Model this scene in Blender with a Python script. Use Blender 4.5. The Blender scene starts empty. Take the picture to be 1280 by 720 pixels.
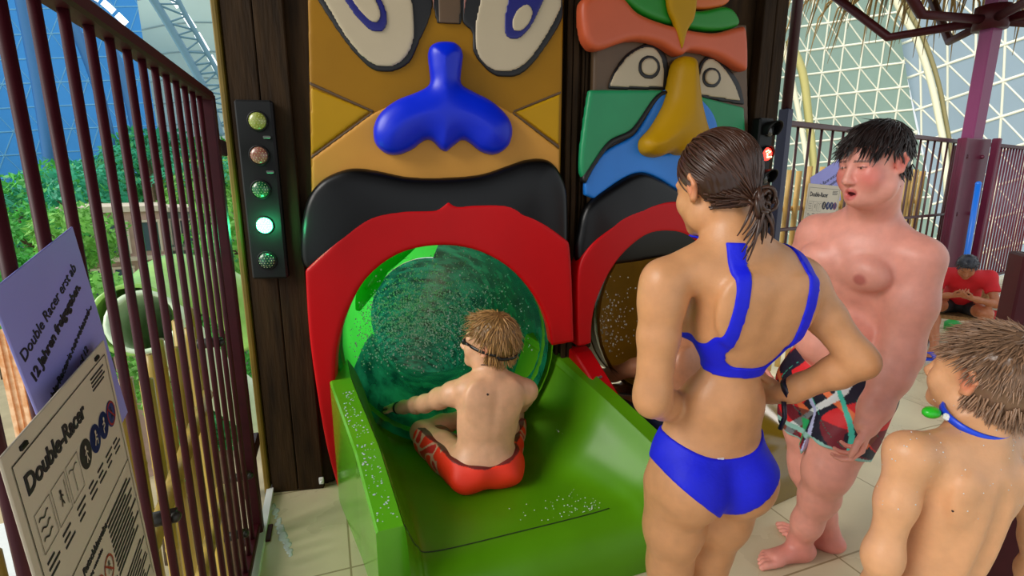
import bpy, bmesh, math, random
import numpy as np
from mathutils import Vector, Matrix
random.seed(7); np.random.seed(7)
SC = bpy.context.scene
COL = SC.collection
rad = math.radians

# ---------------------------------------------------------------- camera
F, PITCH, CZ = 640.0, rad(12.0), 1.5
CP, SP = math.cos(PITCH), math.sin(PITCH)
cam_d = bpy.data.cameras.new('camera'); cam = bpy.data.objects.new('camera', cam_d); COL.objects.link(cam)
cam.location = (0, 0, CZ); cam.rotation_euler = (rad(90) - PITCH, 0, 0)
cam_d.sensor_width = 36; cam_d.lens = 36 * F / 1280; cam_d.clip_start = .02; cam_d.clip_end = 500
SC.camera = cam

def ray(u, v):
    x, y = (u - 640) / F, (360 - v) / F
    return np.array([x, CP + y * SP, -SP + y * CP])
def P(u, v, Y):
    d = ray(u, v); t = Y / d[1]
    return np.array([d[0] * t, Y, CZ + d[2] * t])
def PZ(u, v, z):
    d = ray(u, v); t = (z - CZ) / d[2]
    return np.array([d[0] * t, d[1] * t, z])
def V(*a): return np.array(a, float)
def nrm(v): v = np.asarray(v, float); return v / np.linalg.norm(v)

# ---------------------------------------------------------------- materials
MATS = {}
def srgb(r, g, b):
    def c(x):
        x /= 255.0
        return x / 12.92 if x <= .04045 else ((x + .055) / 1.055) ** 2.4
    return (c(r), c(g), c(b), 1)
def mat(name, col, rough=.5, metal=0, spec=.5, noise=0, nscale=8, bump=0, bscale=60, emit=None, estr=0, attr=None,
        sss=0, coat=0, stretch=None, col2=None, transl=0, rough_noise=0):
    if name in MATS: return MATS[name]
    m = bpy.data.materials.new(name); m.use_nodes = True; nt = m.node_tree; N = nt.nodes; L = nt.links
    b = N['Principled BSDF']; out = N['Material Output']
    b.inputs['Roughness'].default_value = rough; b.inputs['Metallic'].default_value = metal
    b.inputs['Specular IOR Level'].default_value = spec
    b.inputs['Base Color'].default_value = col
    tc = N.new('ShaderNodeTexCoord'); src = tc.outputs['Object']
    if stretch:
        mp = N.new('ShaderNodeMapping'); mp.inputs['Scale'].default_value = stretch
        L.new(src, mp.inputs['Vector']); src = mp.outputs['Vector']
    colout = None
    if attr:
        a = N.new('ShaderNodeVertexColor'); a.layer_name = attr; colout = a.outputs['Color']
    if noise or col2:
        n = N.new('ShaderNodeTexNoise'); n.inputs['Scale'].default_value = nscale; n.inputs['Detail'].default_value = 6
        L.new(src, n.inputs['Vector'])
        if col2:
            r = N.new('ShaderNodeValToRGB'); r.color_ramp.elements[0].position = .35; r.color_ramp.elements[1].position = .65
            r.color_ramp.elements[0].color = col; r.color_ramp.elements[1].color = col2
            L.new(n.outputs['Fac'], r.inputs['Fac']); colout = r.outputs['Color']
        else:
            mx = N.new('ShaderNodeMix'); mx.data_type = 'RGBA'; mx.blend_type = 'MULTIPLY'
            mr = N.new('ShaderNodeMapRange'); mr.inputs['From Min'].default_value = .3; mr.inputs['From Max'].default_value = .7
            mr.inputs['To Min'].default_value = 1 - noise; mr.inputs['To Max'].default_value = 1
            L.new(n.outputs['Fac'], mr.inputs['Value'])
            mx.inputs['Factor'].default_value = 1
            if colout: L.new(colout, mx.inputs['A'])
            else: mx.inputs['A'].default_value = col
            L.new(mr.outputs['Result'], mx.inputs['B']); colout = mx.outputs['Result']
        if rough_noise:
            rr = N.new('ShaderNodeMapRange'); rr.inputs['To Min'].default_value = rough - rough_noise; rr.inputs['To Max'].default_value = rough + rough_noise
            rr.inputs['From Min'].default_value = .35; rr.inputs['From Max'].default_value = .65
            L.new(n.outputs['Fac'], rr.inputs['Value']); L.new(rr.outputs['Result'], b.inputs['Roughness'])
    if colout: L.new(colout, b.inputs['Base Color'])
    if bump:
        n2 = N.new('ShaderNodeTexNoise'); n2.inputs['Scale'].default_value = bscale; n2.inputs['Detail'].default_value = 4
        L.new(src, n2.inputs['Vector'])
        bp = N.new('ShaderNodeBump'); bp.inputs['Strength'].default_value = bump; bp.inputs['Distance'].default_value = .01
        L.new(n2.outputs['Fac'], bp.inputs['Height']); L.new(bp.outputs['Normal'], b.inputs['Normal'])
    if sss:
        b.inputs['Subsurface Weight'].default_value = sss; b.inputs['Subsurface Radius'].default_value = (1, .4, .2)
        b.inputs['Subsurface Scale'].default_value = .012
    if coat:
        b.inputs['Coat Weight'].default_value = coat; b.inputs['Coat Roughness'].default_value = .12
    if emit:
        b.inputs['Emission Color'].default_value = emit; b.inputs['Emission Strength'].default_value = estr
    if transl:
        t = N.new('ShaderNodeBsdfTranslucent'); ms = N.new('ShaderNodeMixShader'); ms.inputs['Fac'].default_value = transl
        if colout: L.new(colout, t.inputs['Color'])
        else: t.inputs['Color'].default_value = col
        L.new(b.outputs['BSDF'], ms.inputs[1]); L.new(t.outputs['BSDF'], ms.inputs[2]); L.new(ms.outputs['Shader'], out.inputs['Surface'])
    MATS[name] = m
    return m

# ---------------------------------------------------------------- objects
def tag(o, label=None, cat=None, group=None, kind=None):
    if label: o['label'] = label
    if cat: o['category'] = cat
    if group: o['group'] = group
    if kind: o['kind'] = kind
    return o
def empty(name, loc, label, cat, group=None):
    o = bpy.data.objects.new(name, None); COL.objects.link(o); o.location = Vector([float(c) for c in loc]); o.empty_display_size = .1
    bpy.context.view_layer.update()
    return tag(o, label, cat, group)
def link(name, me, m, parent=None, smooth=True):
    for mm in (m if isinstance(m, (list, tuple)) else [m]):
        if mm: me.materials.append(mm)
    if smooth:
        me.polygons.foreach_set('use_smooth', [True] * len(me.polygons))
    o = bpy.data.objects.new(name, me); COL.objects.link(o)
    if parent is not None:
        o.parent = parent
        # everything is modelled in world coordinates
        o.matrix_parent_inverse = Matrix.Identity(4)
        root = parent; M = parent_world(parent)
        me.transform(M.inverted())
    return o
def parent_world(p):
    M = Matrix.Identity(4)
    while p is not None:
        M = Matrix.LocRotScale(p.location, p.rotation_euler, p.scale) @ M; p = p.parent
    return M

class MB:
    """collects simple solids into one mesh"""
    def __init__(s): s.v = []; s.f = []; s.mi = []; s.sm = []
    def add(s, vs, fs, mi=0, sm=True):
        b = len(s.v); s.v += [tuple(float(c) for c in v) for v in vs]; s.f += [tuple(b + i for i in f) for f in fs]
        s.mi += [mi] * len(fs); s.sm += [sm] * len(fs)
    def box(s, c, size, M=None, mi=0, bev=0):
        x, y, z = [d / 2 for d in size]
        R = np.array(M) if M is not None else np.eye(3); c = np.asarray(c, float)
        if bev:
            b = min(bev, x * .9, y * .9, z * .9)
            # chamfered box via 24 verts
            vs = []; idx = {}
            for sx in (-1, 1):
                for sy in (-1, 1):
                    for sz in (-1, 1):
                        for k in range(3):
                            p = [sx * x, sy * y, sz * z]
                            for j in range(3):
                                if j != k: p[j] -= (sx, sy, sz)[j] * b
                            idx[(sx, sy, sz, k)] = len(vs); vs.append(c + R @ np.array(p))
            fs = []
            for k in range(3):
                a, d = [(1, 2), (2, 0), (0, 1)][k]
                for sg in (-1, 1):
                    q = []
                    for (ua, ud) in ((-1, -1), (1, -1), (1, 1), (-1, 1)):
                        t = [0, 0, 0]; t[k] = sg; t[a] = ua; t[d] = ud; q.append(idx[(*t, k)])
                    fs.append(q if sg > 0 else q[::-1])
            for k in range(3):                 # edges along axis k
                a, d = [(1, 2), (2, 0), (0, 1)][k]
                for ua in (-1, 1):
                    for ud in (-1, 1):
                        t0 = [0, 0, 0]; t1 = [0, 0, 0]
                        t0[k] = -1; t1[k] = 1
                        for t in (t0, t1): t[a] = ua; t[d] = ud
                        q = [idx[(*t0, a)], idx[(*t1, a)], idx[(*t1, d)], idx[(*t0, d)]]
                        fs.append(q)
            for sx in (-1, 1):
                for sy in (-1, 1):
                    for sz in (-1, 1):
                        fs.append([idx[(sx, sy, sz, 0)], idx[(sx, sy, sz, 1)], idx[(sx, sy, sz, 2)]])
            s.add(vs, fs, mi, False); return
        vs = [c + R @ np.array((sx * x, sy * y, sz * z)) for sx in (-1, 1) for sy in (-1, 1) for sz in (-1, 1)]
        s.add(vs, [(0, 1, 3, 2), (4, 6, 7, 5), (0, 4, 5, 1), (2, 3, 7, 6), (0, 2, 6, 4), (1, 5, 7, 3)], mi, False)
    def tube(s, pts, r, n=8, mi=0, cap=True, square=False):
        pts = [np.asarray(p, float) for p in pts]; m = len(pts)
        rs = r if isinstance(r, (list, tuple, np.ndarray)) else [r] * m
        vs = []; fs = []; u = None
        for i, p in enumerate(pts):
            t = pts[min(i + 1, m - 1)] - pts[max(i - 1, 0)]; t = t / (np.linalg.norm(t) + 1e-12)
            if u is None:
                u = np.cross(t, (0, 0, 1)) if abs(t[2]) < .95 else np.cross(t, (1, 0, 0))
            u = u - t * np.dot(u, t); u = u / (np.linalg.norm(u) + 1e-12); w = np.cross(t, u)
            for k in range(n):
                a = 2 * math.pi * (k + (.5 if square else 0)) / n
                vs.append(p + rs[i] * (math.cos(a) * u + math.sin(a) * w))
        for i in range(m - 1):
            for k in range(n):
                k2 = (k + 1) % n
                fs.append((i * n + k, i * n + k2, (i + 1) * n + k2, (i + 1) * n + k))
        if cap: fs.append(tuple(range(n))[::-1]); fs.append(tuple((m - 1) * n + k for k in range(n)))
        s.add(vs, fs, mi, not square and n > 4)
    def ball(s, c, r, M=None, nu=12, nv=8, mi=0):
        r = np.array([r] * 3 if np.isscalar(r) else r, float); R = np.array(M) if M is not None else np.eye(3); c = np.asarray(c, float)
        vs = [c + R @ (r * (0, 0, 1))]
        for j in range(1, nv):
            th = math.pi * j / nv
            for k in range(nu):
                a = 2 * math.pi * k / nu
                vs.append(c + R @ (r * (math.sin(th) * math.cos(a), math.sin(th) * math.sin(a), math.cos(th))))
        vs.append(c + R @ (r * (0, 0, -1))); fs = []
        for k in range(nu): fs.append((0, 1 + k, 1 + (k + 1) % nu))
        for j in range(nv - 2):
            for k in range(nu):
                a = 1 + j * nu + k; b = 1 + j * nu + (k + 1) % nu
                fs.append((a, a + nu, b + nu, b))
        e = len(vs) - 1
        for k in range(nu): fs.append((e, e - nu + (k + 1) % nu, e - nu + k))
        s.add(vs, fs, mi)
    def build(s, name, m, parent=None):
        me = bpy.data.meshes.new(name); me.from_pydata(s.v, [], s.f); me.update()
        bm = bmesh.new(); bm.from_mesh(me); bmesh.ops.recalc_face_normals(bm, faces=bm.faces); bm.to_mesh(me); bm.free()
        if any(s.mi): me.polygons.foreach_set('material_index', s.mi)
        o = link(name, me, m, parent, smooth=False)
        me.polygons.foreach_set('use_smooth', s.sm)
        return o

def mesh_np(name, verts, quads, m, parent=None, colors=None, smooth=True, attr='Col'):
    verts = np.asarray(verts, np.float32); quads = np.asarray(quads, np.int32); k = quads.shape[1]
    me = bpy.data.meshes.new(name)
    me.vertices.add(len(verts)); me.vertices.foreach_set('co', verts.ravel())
    me.loops.add(quads.size); me.loops.foreach_set('vertex_index', quads.ravel())
    me.polygons.add(len(quads)); me.polygons.foreach_set('loop_start', np.arange(0, quads.size, k, dtype=np.int32))
    me.polygons.foreach_set('loop_total', np.full(len(quads), k, np.int32))
    me.update(calc_edges=True)
    if colors is not None:
        c = np.ones((len(verts), 4), np.float32); c[:, :3] = np.asarray(colors)[:, :3]
        at = me.color_attributes.new(attr, 'FLOAT_COLOR', 'POINT'); at.data.foreach_set('color', c.ravel())
    return link(name, me, m, parent, smooth)

def grid_mesh(name, rows, m, parent=None, closed=False, smooth=True, thick=0):
    """rows: array (n, k, 3) of points"""
    A = np.asarray(rows, float); n, k, _ = A.shape
    idx = np.arange(n * k).reshape(n, k); kk = k if closed else k - 1
    j = np.arange(kk); j2 = (j + 1) % k
    q = np.stack([idx[:-1][:, j], idx[:-1][:, j2], idx[1:][:, j2], idx[1:][:, j]], -1).reshape(-1, 4)
    o = mesh_np(name, A.reshape(-1, 3), q, m, parent, smooth=smooth)
    if thick:
        md = o.modifiers.new('solid', 'SOLIDIFY'); md.thickness = thick; md.offset = 0
    return o

# ---------------------------------------------------------------- implicit surfaces
def surface_nets(D, o, h):
    D = np.asarray(D, np.float32); S = D < 0
    nx, ny, nz = D.shape
    c = S[:-1, :-1, :-1].astype(np.int8)
    tot = np.zeros_like(c)
    for dx in (0, 1):
        for dy in (0, 1):
            for dz in (0, 1):
                tot += S[dx:nx - 1 + dx, dy:ny - 1 + dy, dz:nz - 1 + dz]
    act = (tot > 0) & (tot < 8)
    I = np.argwhere(act)
    ids = np.full(act.shape, -1, np.int32); ids[act] = np.arange(len(I))
    vals = {}
    for dx in (0, 1):
        for dy in (0, 1):
            for dz in (0, 1):
                vals[(dx, dy, dz)] = D[I[:, 0] + dx, I[:, 1] + dy, I[:, 2] + dz]
    acc = np.zeros((len(I), 3), np.float32); cnt = np.zeros(len(I), np.float32)
    for ax in range(3):
        o1, o2 = [a for a in range(3) if a != ax]
        for b1 in (0, 1):
            for b2 in (0, 1):
                k0 = [0, 0, 0]; k0[o1] = b1; k0[o2] = b2; k1 = list(k0); k1[ax] = 1
                a, b = vals[tuple(k0)], vals[tuple(k1)]
                cr = (a < 0) != (b < 0)
                t = np.where(cr, a / np.where(cr, a - b, 1), 0)
                p = np.zeros((len(I), 3), np.float32); p[:, o1] = b1; p[:, o2] = b2; p[:, ax] = t
                acc += p * cr[:, None]; cnt += cr
    verts = (I + acc / cnt[:, None]) * h + np.asarray(o)
    quads = []
    for ax in range(3):
        a0 = [slice(None)] * 3; a1 = [slice(None)] * 3; a0[ax] = slice(0, -1); a1[ax] = slice(1, None)
        s0, s1 = S[tuple(a0)], S[tuple(a1)]
        E = np.argwhere(s0 != s1)
        o1, o2 = [(1, 2), (2, 0), (0, 1)][ax]
        ok = (E[:, o1] > 0) & (E[:, o2] > 0) & (E[:, o1] < D.shape[o1] - 1) & (E[:, o2] < D.shape[o2] - 1)
        E = E[ok]
        if not len(E): continue
        def cell(d1, d2):
            q = E.copy(); q[:, o1] -= d1; q[:, o2] -= d2; return ids[q[:, 0], q[:, 1], q[:, 2]]
        q = np.stack([cell(1, 1), cell(0, 1), cell(0, 0), cell(1, 0)], 1)
        fl = s0[tuple(E.T)]
        q[~fl] = q[~fl][:, ::-1]
        quads.append(q)
    return verts, np.concatenate(quads)

def relax(v, q, it=1, lam=.5):
    for _ in range(it):
        acc = np.zeros_like(v); cnt = np.zeros(len(v))
        for a in range(4):
            b = (a + 1) % 4
            np.add.at(acc, q[:, a], v[q[:, b]]); np.add.at(acc, q[:, b], v[q[:, a]])
            np.add.at(cnt, q[:, a], 1); np.add.at(cnt, q[:, b], 1)
        v = v + lam * (acc / np.maximum(cnt, 1)[:, None] - v)
    return v

class Body:
    def __init__(s, lo, hi, h):
        s.lo = np.asarray(lo, float); s.h = h
        n = np.ceil((np.asarray(hi, float) - s.lo) / h).astype(int) + 1
        s.ax = [(s.lo[i] + h * np.arange(n[i])).astype(np.float32) for i in range(3)]
        s.D = np.full(n, .2, np.float32)
    def _win(s, lo, hi):
        w = []
        for i in range(3):
            a = int(np.searchsorted(s.ax[i], lo[i])); b = int(np.searchsorted(s.ax[i], hi[i]))
            w.append(slice(a, b))
        g = (s.ax[0][w[0]][:, None, None], s.ax[1][w[1]][None, :, None], s.ax[2][w[2]][None, None, :])
        return tuple(w), g
    def _mix(s, w, d, k, mode):
        A = s.D[w]
        if d.size == 0: return
        if mode == 'sub':
            d = -d; h = np.clip(.5 - .5 * (d - A) / k, 0, 1) if k > 0 else (A > d).astype(np.float32)
            s.D[w] = d + (A - d) * h + k * h * (1 - h)
        else:
            h = np.clip(.5 + .5 * (d - A) / k, 0, 1)
            s.D[w] = d + (A - d) * h - k * h * (1 - h)
    def cone(s, a, b, ra, rb, k=.02, mode='add', pad=.05):
        a = np.asarray(a, float); b = np.asarray(b, float); R = max(ra, rb) + k + pad
        w, (X, Y, Z) = s._win(np.minimum(a, b) - R, np.maximum(a, b) + R)
        d = b - a; L = float(d @ d) + 1e-12
        t = np.clip(((X - a[0]) * d[0] + (Y - a[1]) * d[1] + (Z - a[2]) * d[2]) / L, 0, 1)
        q = np.sqrt((X - a[0] - t * d[0]) ** 2 + (Y - a[1] - t * d[1]) ** 2 + (Z - a[2] - t * d[2]) ** 2) - (ra + (rb - ra) * t)
        s._mix(w, q, k, mode)
    def chain(s, pts, rs, k=.02, mode='add'):
        for i in range(len(pts) - 1): s.cone(pts[i], pts[i + 1], rs[i], rs[i + 1], k, mode)
    def ell(s, c, r, R=None, k=.02, mode='add', pad=.05):
        c = np.asarray(c, float); r = np.array([r] * 3 if np.isscalar(r) else r, float)
        R = np.eye(3) if R is None else np.asarray(R, float)      # columns = axes
        e = np.sqrt(((R * r) ** 2).sum(1)) + k + pad
        w, (X, Y, Z) = s._win(c - e, c + e)
        X, Y, Z = X - c[0], Y - c[1], Z - c[2]
        k0 = 0; k1 = 0
        for j in range(3):
            l = X * R[0, j] + Y * R[1, j] + Z * R[2, j]
            k0 = k0 + (l / r[j]) ** 2; k1 = k1 + (l / r[j] ** 2) ** 2
        k0 = np.sqrt(k0); k1 = np.sqrt(k1) + 1e-9
        s._mix(w, np.where(k0 < .05, -r.min(), k0 * (k0 - 1) / k1), k, mode)
    def mesh(s, D=None):
        v, q = surface_nets(s.D if D is None else D, s.lo, s.h)
        return relax(v, q, 1, .4), q
    def shell(s, region, t, lo, hi):
        """the body swollen by t, cut to where region(x, y, z) < 0"""
        w, g = s._win(lo, hi)
        d = np.maximum(s.D[w] - t, region(*g)).astype(np.float32)
        o = np.array([s.ax[i][w[i]][0] for i in range(3)])
        d[0], d[-1] = 1, 1; d[:, 0], d[:, -1] = 1, 1; d[:, :, 0], d[:, :, -1] = 1, 1
        v, q = surface_nets(d, o, s.h)
        return relax(v, q, 2, .5), q

def poly_sdf(pts, X, Y):
    pts = np.asarray(pts, np.float32); d = np.full(np.broadcast(X, Y).shape, 1e9, np.float32); sgn = np.ones_like(d)
    n = len(pts)
    for i in range(n):
        a, b = pts[i], pts[i - 1]
        e = b - a; wx, wy = X - a[0], Y - a[1]
        t = np.clip((wx * e[0] + wy * e[1]) / (e @ e + 1e-12), 0, 1)
        d = np.minimum(d, (wx - e[0] * t) ** 2 + (wy - e[1] * t) ** 2)
        c1 = Y >= a[1]; c2 = Y < b[1]; c3 = e[0] * wy > e[1] * wx
        sgn = np.where((c1 & c2 & c3) | (~c1 & ~c2 & ~c3), -sgn, sgn)
    return sgn * np.sqrt(d)

def smooth_pts(pts, n=5):
    """Catmull-Rom through closed outline; a point with a third item stays a corner"""
    out = []; m = len(pts)
    for i in range(m):
        p1, p2 = pts[i], pts[(i + 1) % m]
        p0 = p1 if len(p1) > 2 else pts[i - 1]; p3 = p2 if len(p2) > 2 else pts[(i + 2) % m]
        a, b, c, d = [np.array(p[:2], float) for p in (p0, p1, p2, p3)]
        for k in range(n):
            t = k / n
            out.append(.5 * (2 * b + (c - a) * t + (2 * a - 5 * b + 4 * c - d) * t * t + (3 * b - a - 3 * c + d) * t ** 3))
    return out

class Plane:
    """a vertical plane through p, running along angle a; s along it, z up, o out of it towards the viewer"""
    def __init__(self, p, ang):
        self.p = np.array([p[0], p[1], 0.]); self.l = np.array([math.cos(ang), math.sin(ang), 0]); self.n = np.array([math.sin(ang), -math.cos(ang), 0])
    def w(self, s, z, o=0): return self.p + self.l * s + self.n * o + np.array([0, 0, z])
    def px(self, u, v, o=0):
        d = ray(u, v); c = np.array([0, 0, CZ]); q = self.p + self.n * o
        t = ((q - c) @ self.n) / (d @ self.n); X = c + d * t
        return ((X - self.p) @ self.l, X[2])
    def M(self, s, z, o=0):
        m = Matrix.Identity(4)
        for i in range(3):
            m[i][0] = self.l[i]; m[i][1] = (0, 0, 1)[i]; m[i][2] = self.n[i]
        w = self.w(s, z, o)
        for i in range(3): m[i][3] = w[i]
        return m

def slab(name, plane, pts, o0, o1, m, parent=None, n=5, rnd=.008, h=.007, hole=None, dome=0, px=True, cut=None):
    """outline on a plane grown into a solid from depth o0 to o1 with rounded front edges (dome: how far the middle bulges)"""
    q = smooth_pts(pts, n) if n > 1 else [np.array(p[:2], float) for p in pts]
    if px: q = [np.array(plane.px(p[0], p[1], o1)) for p in q]
    hq = None
    if hole is not None:
        hq = smooth_pts(hole, n); hq = [np.array(plane.px(p[0], p[1], o1)) for p in hq] if px else hq
    A = np.array(q); lo = A.min(0) - 3 * h; hi = A.max(0) + 3 * h
    sx = np.arange(lo[0], hi[0], h, dtype=np.float32); sz = np.arange(lo[1], hi[1], h, dtype=np.float32)
    so = np.arange(o0 - 2 * h, o1 + dome + 3 * h, h, dtype=np.float32)
    d2 = poly_sdf(q, sx[:, None], sz[None, :])
    if hq is not None: d2 = np.maximum(d2, -poly_sdf(hq, sx[:, None], sz[None, :]))
    top = np.full_like(d2, o1)
    if dome:
        W = max(.02, float(-d2.min())); e = np.clip(-d2 / W, 0, 1); top = o1 + dome * np.sqrt(1 - (1 - e) ** 2)
    a = d2[:, :, None] + rnd; b = (so[None, None, :] - top[:, :, None]) + rnd
    d = np.minimum(np.maximum(a, b), 0) + np.sqrt(np.maximum(a, 0) ** 2 + np.maximum(b, 0) ** 2) - rnd
    d = np.maximum(d, o0 - so[None, None, :])
    v, qd = surface_nets(d, (lo[0], lo[1], so[0]), h)
    v = relax(v, qd, 2, .5)
    W3 = plane.p + v[:, :1] * plane.l + v[:, 2:3] * plane.n + v[:, 1:2] * np.array([[0, 0, 1.]])
    return mesh_np(name, W3, qd[:, ::-1], m, parent)

def text(name, body, size, M, m, parent, ext=.0006, align='LEFT', bold=0, space=1):
    cu = bpy.data.curves.new(name, 'FONT'); cu.body = body; cu.size = size; cu.extrude = ext; cu.align_x = align
    cu.offset = bold; cu.space_character = space; cu.resolution_u = 3
    o = bpy.data.objects.new(name, cu); COL.objects.link(o)
    dg = bpy.context.evaluated_depsgraph_get(); me = bpy.data.meshes.new_from_object(o.evaluated_get(dg))
    bpy.data.objects.remove(o); bpy.data.curves.remove(cu)
    me.transform(M); me.materials.clear()
    return link(name, me, m, parent, smooth=False)

def merge(name, objs, parent=None):
    """joins freshly made meshes that are one printed part into one object"""
    me0 = objs[0]
    bm = bmesh.new(); mats = []
    for o in objs:
        off = {}
        for i, mm in enumerate(o.data.materials):
            if mm not in mats: mats.append(mm)
            off[i] = mats.index(mm)
        n0 = len(bm.faces); bm.from_mesh(o.data); bm.faces.ensure_lookup_table()
        for f in bm.faces[n0:]: f.material_index = off.get(f.material_index, 0)
    me = bpy.data.meshes.new(name); bm.to_mesh(me); bm.free()
    for mm in mats: me.materials.append(mm)
    p = objs[0].parent
    for o in objs: bpy.data.objects.remove(o)
    o = bpy.data.objects.new(name, me); COL.objects.link(o); o.parent = p
    return o
# ---------------------------------------------------------------- materials of the place
wood = mat('dark_wood', srgb(58, 40, 20), .7, noise=.65, nscale=5, stretch=(6, 6, .7), bump=.3, bscale=14, spec=.15)
maroon = mat('maroon_paint', srgb(62, 9, 20), .5, spec=.25, noise=.25, nscale=20)
purple = mat('purple_steel', srgb(120, 30, 72), .4, noise=.25, nscale=6)
gold = mat('gold_paint', srgb(156, 108, 0), .5, spec=.25, noise=.1, nscale=5)
yellow = mat('yellow_paint', srgb(184, 138, 0), .5, spec=.25, noise=.08, nscale=5)
peach = mat('peach_paint', srgb(208, 148, 62), .5, spec=.25, noise=.08, nscale=5)
black = mat('black_gloss', srgb(4, 4, 6), .34, spec=.35)
black_flat = mat('black_paint', srgb(15, 14, 16), .5)
red = mat('red_gloss', srgb(198, 0, 10), .42, spec=.25, noise=.1, nscale=4)
blue = mat('blue_gloss', srgb(0, 40, 215), .34, spec=.35, noise=.1, nscale=4)
navy = mat('navy_paint', srgb(16, 18, 110), .4)
cream = mat('cream_paint', srgb(190, 174, 144), .45, noise=.05)
greenp = mat('green_paint', srgb(26, 148, 92), .45, noise=.12, nscale=5)
leafgreen = mat('leaf_green_paint', srgb(18, 135, 30), .45, noise=.1)
skyblue = mat('sky_blue_paint', srgb(28, 128, 226), .4, noise=.1, nscale=5)
salmon = mat('salmon_paint', srgb(206, 92, 52), .45, noise=.12, nscale=4)
brown = mat('brown_paint', srgb(96, 72, 48), .5, noise=.15)
slide_green = mat('slide_green', srgb(88, 152, 8), .36, noise=.28, nscale=2.5, spec=.3, rough_noise=.06)
slide_lip = mat('slide_lip_green', srgb(98, 180, 30), .22, noise=.12, nscale=4, coat=.4)
slide_ochre = mat('slide_ochre', srgb(120, 96, 26), .2, noise=.25, nscale=3, coat=.4)
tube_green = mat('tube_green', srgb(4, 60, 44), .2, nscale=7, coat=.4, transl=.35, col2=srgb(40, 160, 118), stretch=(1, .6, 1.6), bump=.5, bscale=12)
tube_ochre = mat('tube_ochre', srgb(130, 92, 26), .3, noise=.3, nscale=3, transl=.35)
tile = mat('floor_tile', srgb(228, 214, 176), .3, noise=.22, nscale=2.2, coat=.25, rough_noise=.15)
white = mat('white_paint', srgb(228, 230, 228), .45, noise=.06)
galv = mat('grey_metal', srgb(120, 122, 120), .35, metal=.7)
bamboo = mat('bamboo', srgb(190, 160, 62), .4, noise=.4, nscale=6, stretch=(3, 3, .6))
water = mat('water_drop', (.92, .98, .98, 1), .08, spec=.9)
water.node_tree.nodes['Principled BSDF'].inputs['Transmission Weight'].default_value = .35
water.node_tree.nodes['Principled BSDF'].inputs['IOR'].default_value = 1.33

# ---------------------------------------------------------------- floor of the platform
PL = Plane((-1.17, 2.27), rad(9)); E = PL.w(1.43, 0)                 # plane of the left totem
PR = Plane((E[0], E[1]), rad(22))                                    # plane of the right totem
def fence_pt(Y, z, out=0): return np.array([-.414 - .351 * Y, Y, z]) + out * np.array([-.943, -.331, 0])
def poly_slab(name, pts, z0, z1, m, parent=None):
    b = MB(); n = len(pts)
    b.add([(p[0], p[1], z1) for p in pts] + [(p[0], p[1], z0) for p in pts],
          [tuple(range(n)), tuple(range(2 * n - 1, n - 1, -1))] + [(i, (i + 1) % n, n + (i + 1) % n, n + i) for i in range(n)], sm=False)
    return b.build(name, m, parent)
e1 = PR.w(1.35, 0)
floor_pts = [fence_pt(2.34, 0, -.035), (E[0], E[1] + .08), (e1[0], e1[1] + .3), (5.55, 6.6), (9.5, 9.1), (11, 4), (7, -2), (1, -2), fence_pt(-2, 0, -.035)]
nt_floor = mat('floor_tile', None)
# tile joints
N, L = nt_floor.node_tree.nodes, nt_floor.node_tree.links
br = N.new('ShaderNodeTexBrick'); br.offset = 0; br.inputs['Scale'].default_value = 1; br.inputs['Mortar Size'].default_value = .004
br.inputs['Brick Width'].default_value = .62; br.inputs['Row Height'].default_value = .62; br.inputs['Color1'].default_value = (1, 1, 1, 1); br.inputs['Color2'].default_value = (.93, .93, .92, 1); br.inputs['Mortar'].default_value = (.5, .46, .38, 1)
mp = N.new('ShaderNodeMapping'); mp.inputs['Rotation'].default_value = (0, 0, rad(-20)); tcn = [n for n in N if n.type == 'TEX_COORD'][0]
L.new(tcn.outputs['Object'], mp.inputs['Vector']); L.new(mp.outputs['Vector'], br.inputs['Vector'])
bb = N['Principled BSDF']; old = bb.inputs['Base Color'].links[0].from_socket
mx = N.new('ShaderNodeMix'); mx.data_type = 'RGBA'; mx.blend_type = 'MULTIPLY'; mx.inputs['Factor'].default_value = 1
L.new(old, mx.inputs['A']); L.new(br.outputs['Color'], mx.inputs['B']); L.new(mx.outputs['Result'], bb.inputs['Base Color'])
tag(poly_slab('floor', floor_pts, -.16, 0, tile), kind='structure')
# white kerb along the platform's left edge
b = MB()
a, c = fence_pt(2.3, -.02, -.02), fence_pt(-1.9, -.02, -.02)
b.box((a + c) / 2, (.03, np.linalg.norm(a - c), .1), Matrix.Rotation(math.atan2(.331, .943), 3, 'Z'))
tag(b.build('trim_1', white), kind='structure')

# ---------------------------------------------------------------- wall of dark planks that carries the totems
def wall_part(plane, s0, s1, z0, z1, th, name, hole=None):
    pts = [(s0, z0, 1), (s1, z0, 1), (s1, z1, 1), (s0, z1, 1)]
    q = [np.array(p[:2]) for p in pts]
    h = .02; sx = np.arange(s0 - .06, s1 + .06, h, dtype=np.float32); sz = np.arange(z0 - .06, z1 + .06, h, dtype=np.float32)
    d2 = poly_sdf(q, sx[:, None], sz[None, :])
    if hole:
        hd = np.sqrt((sx[:, None] - hole[0]) ** 2 + (sz[None, :] - hole[1]) ** 2) - hole[2] - .03
        rc = np.maximum(np.abs(sx[:, None] - hole[0] - hole[4]) - hole[3], sz[None, :] - hole[1] * .78)
        d2 = np.maximum(d2, -np.minimum(hd, rc))
    so = np.arange(-th - .04, .05, h, dtype=np.float32)
    d = np.maximum(d2[:, :, None], np.abs(so[None, None, :] + th / 2) - th / 2)
    v, qd = surface_nets(d, (sx[0], sz[0], so[0]), h)
    W3 = plane.p + v[:, :1] * plane.l + v[:, 2:3] * plane.n + v[:, 1:2] * np.array([[0, 0, 1.]])
    return mesh_np(name, W3, qd, wood, None, smooth=False)
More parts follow.
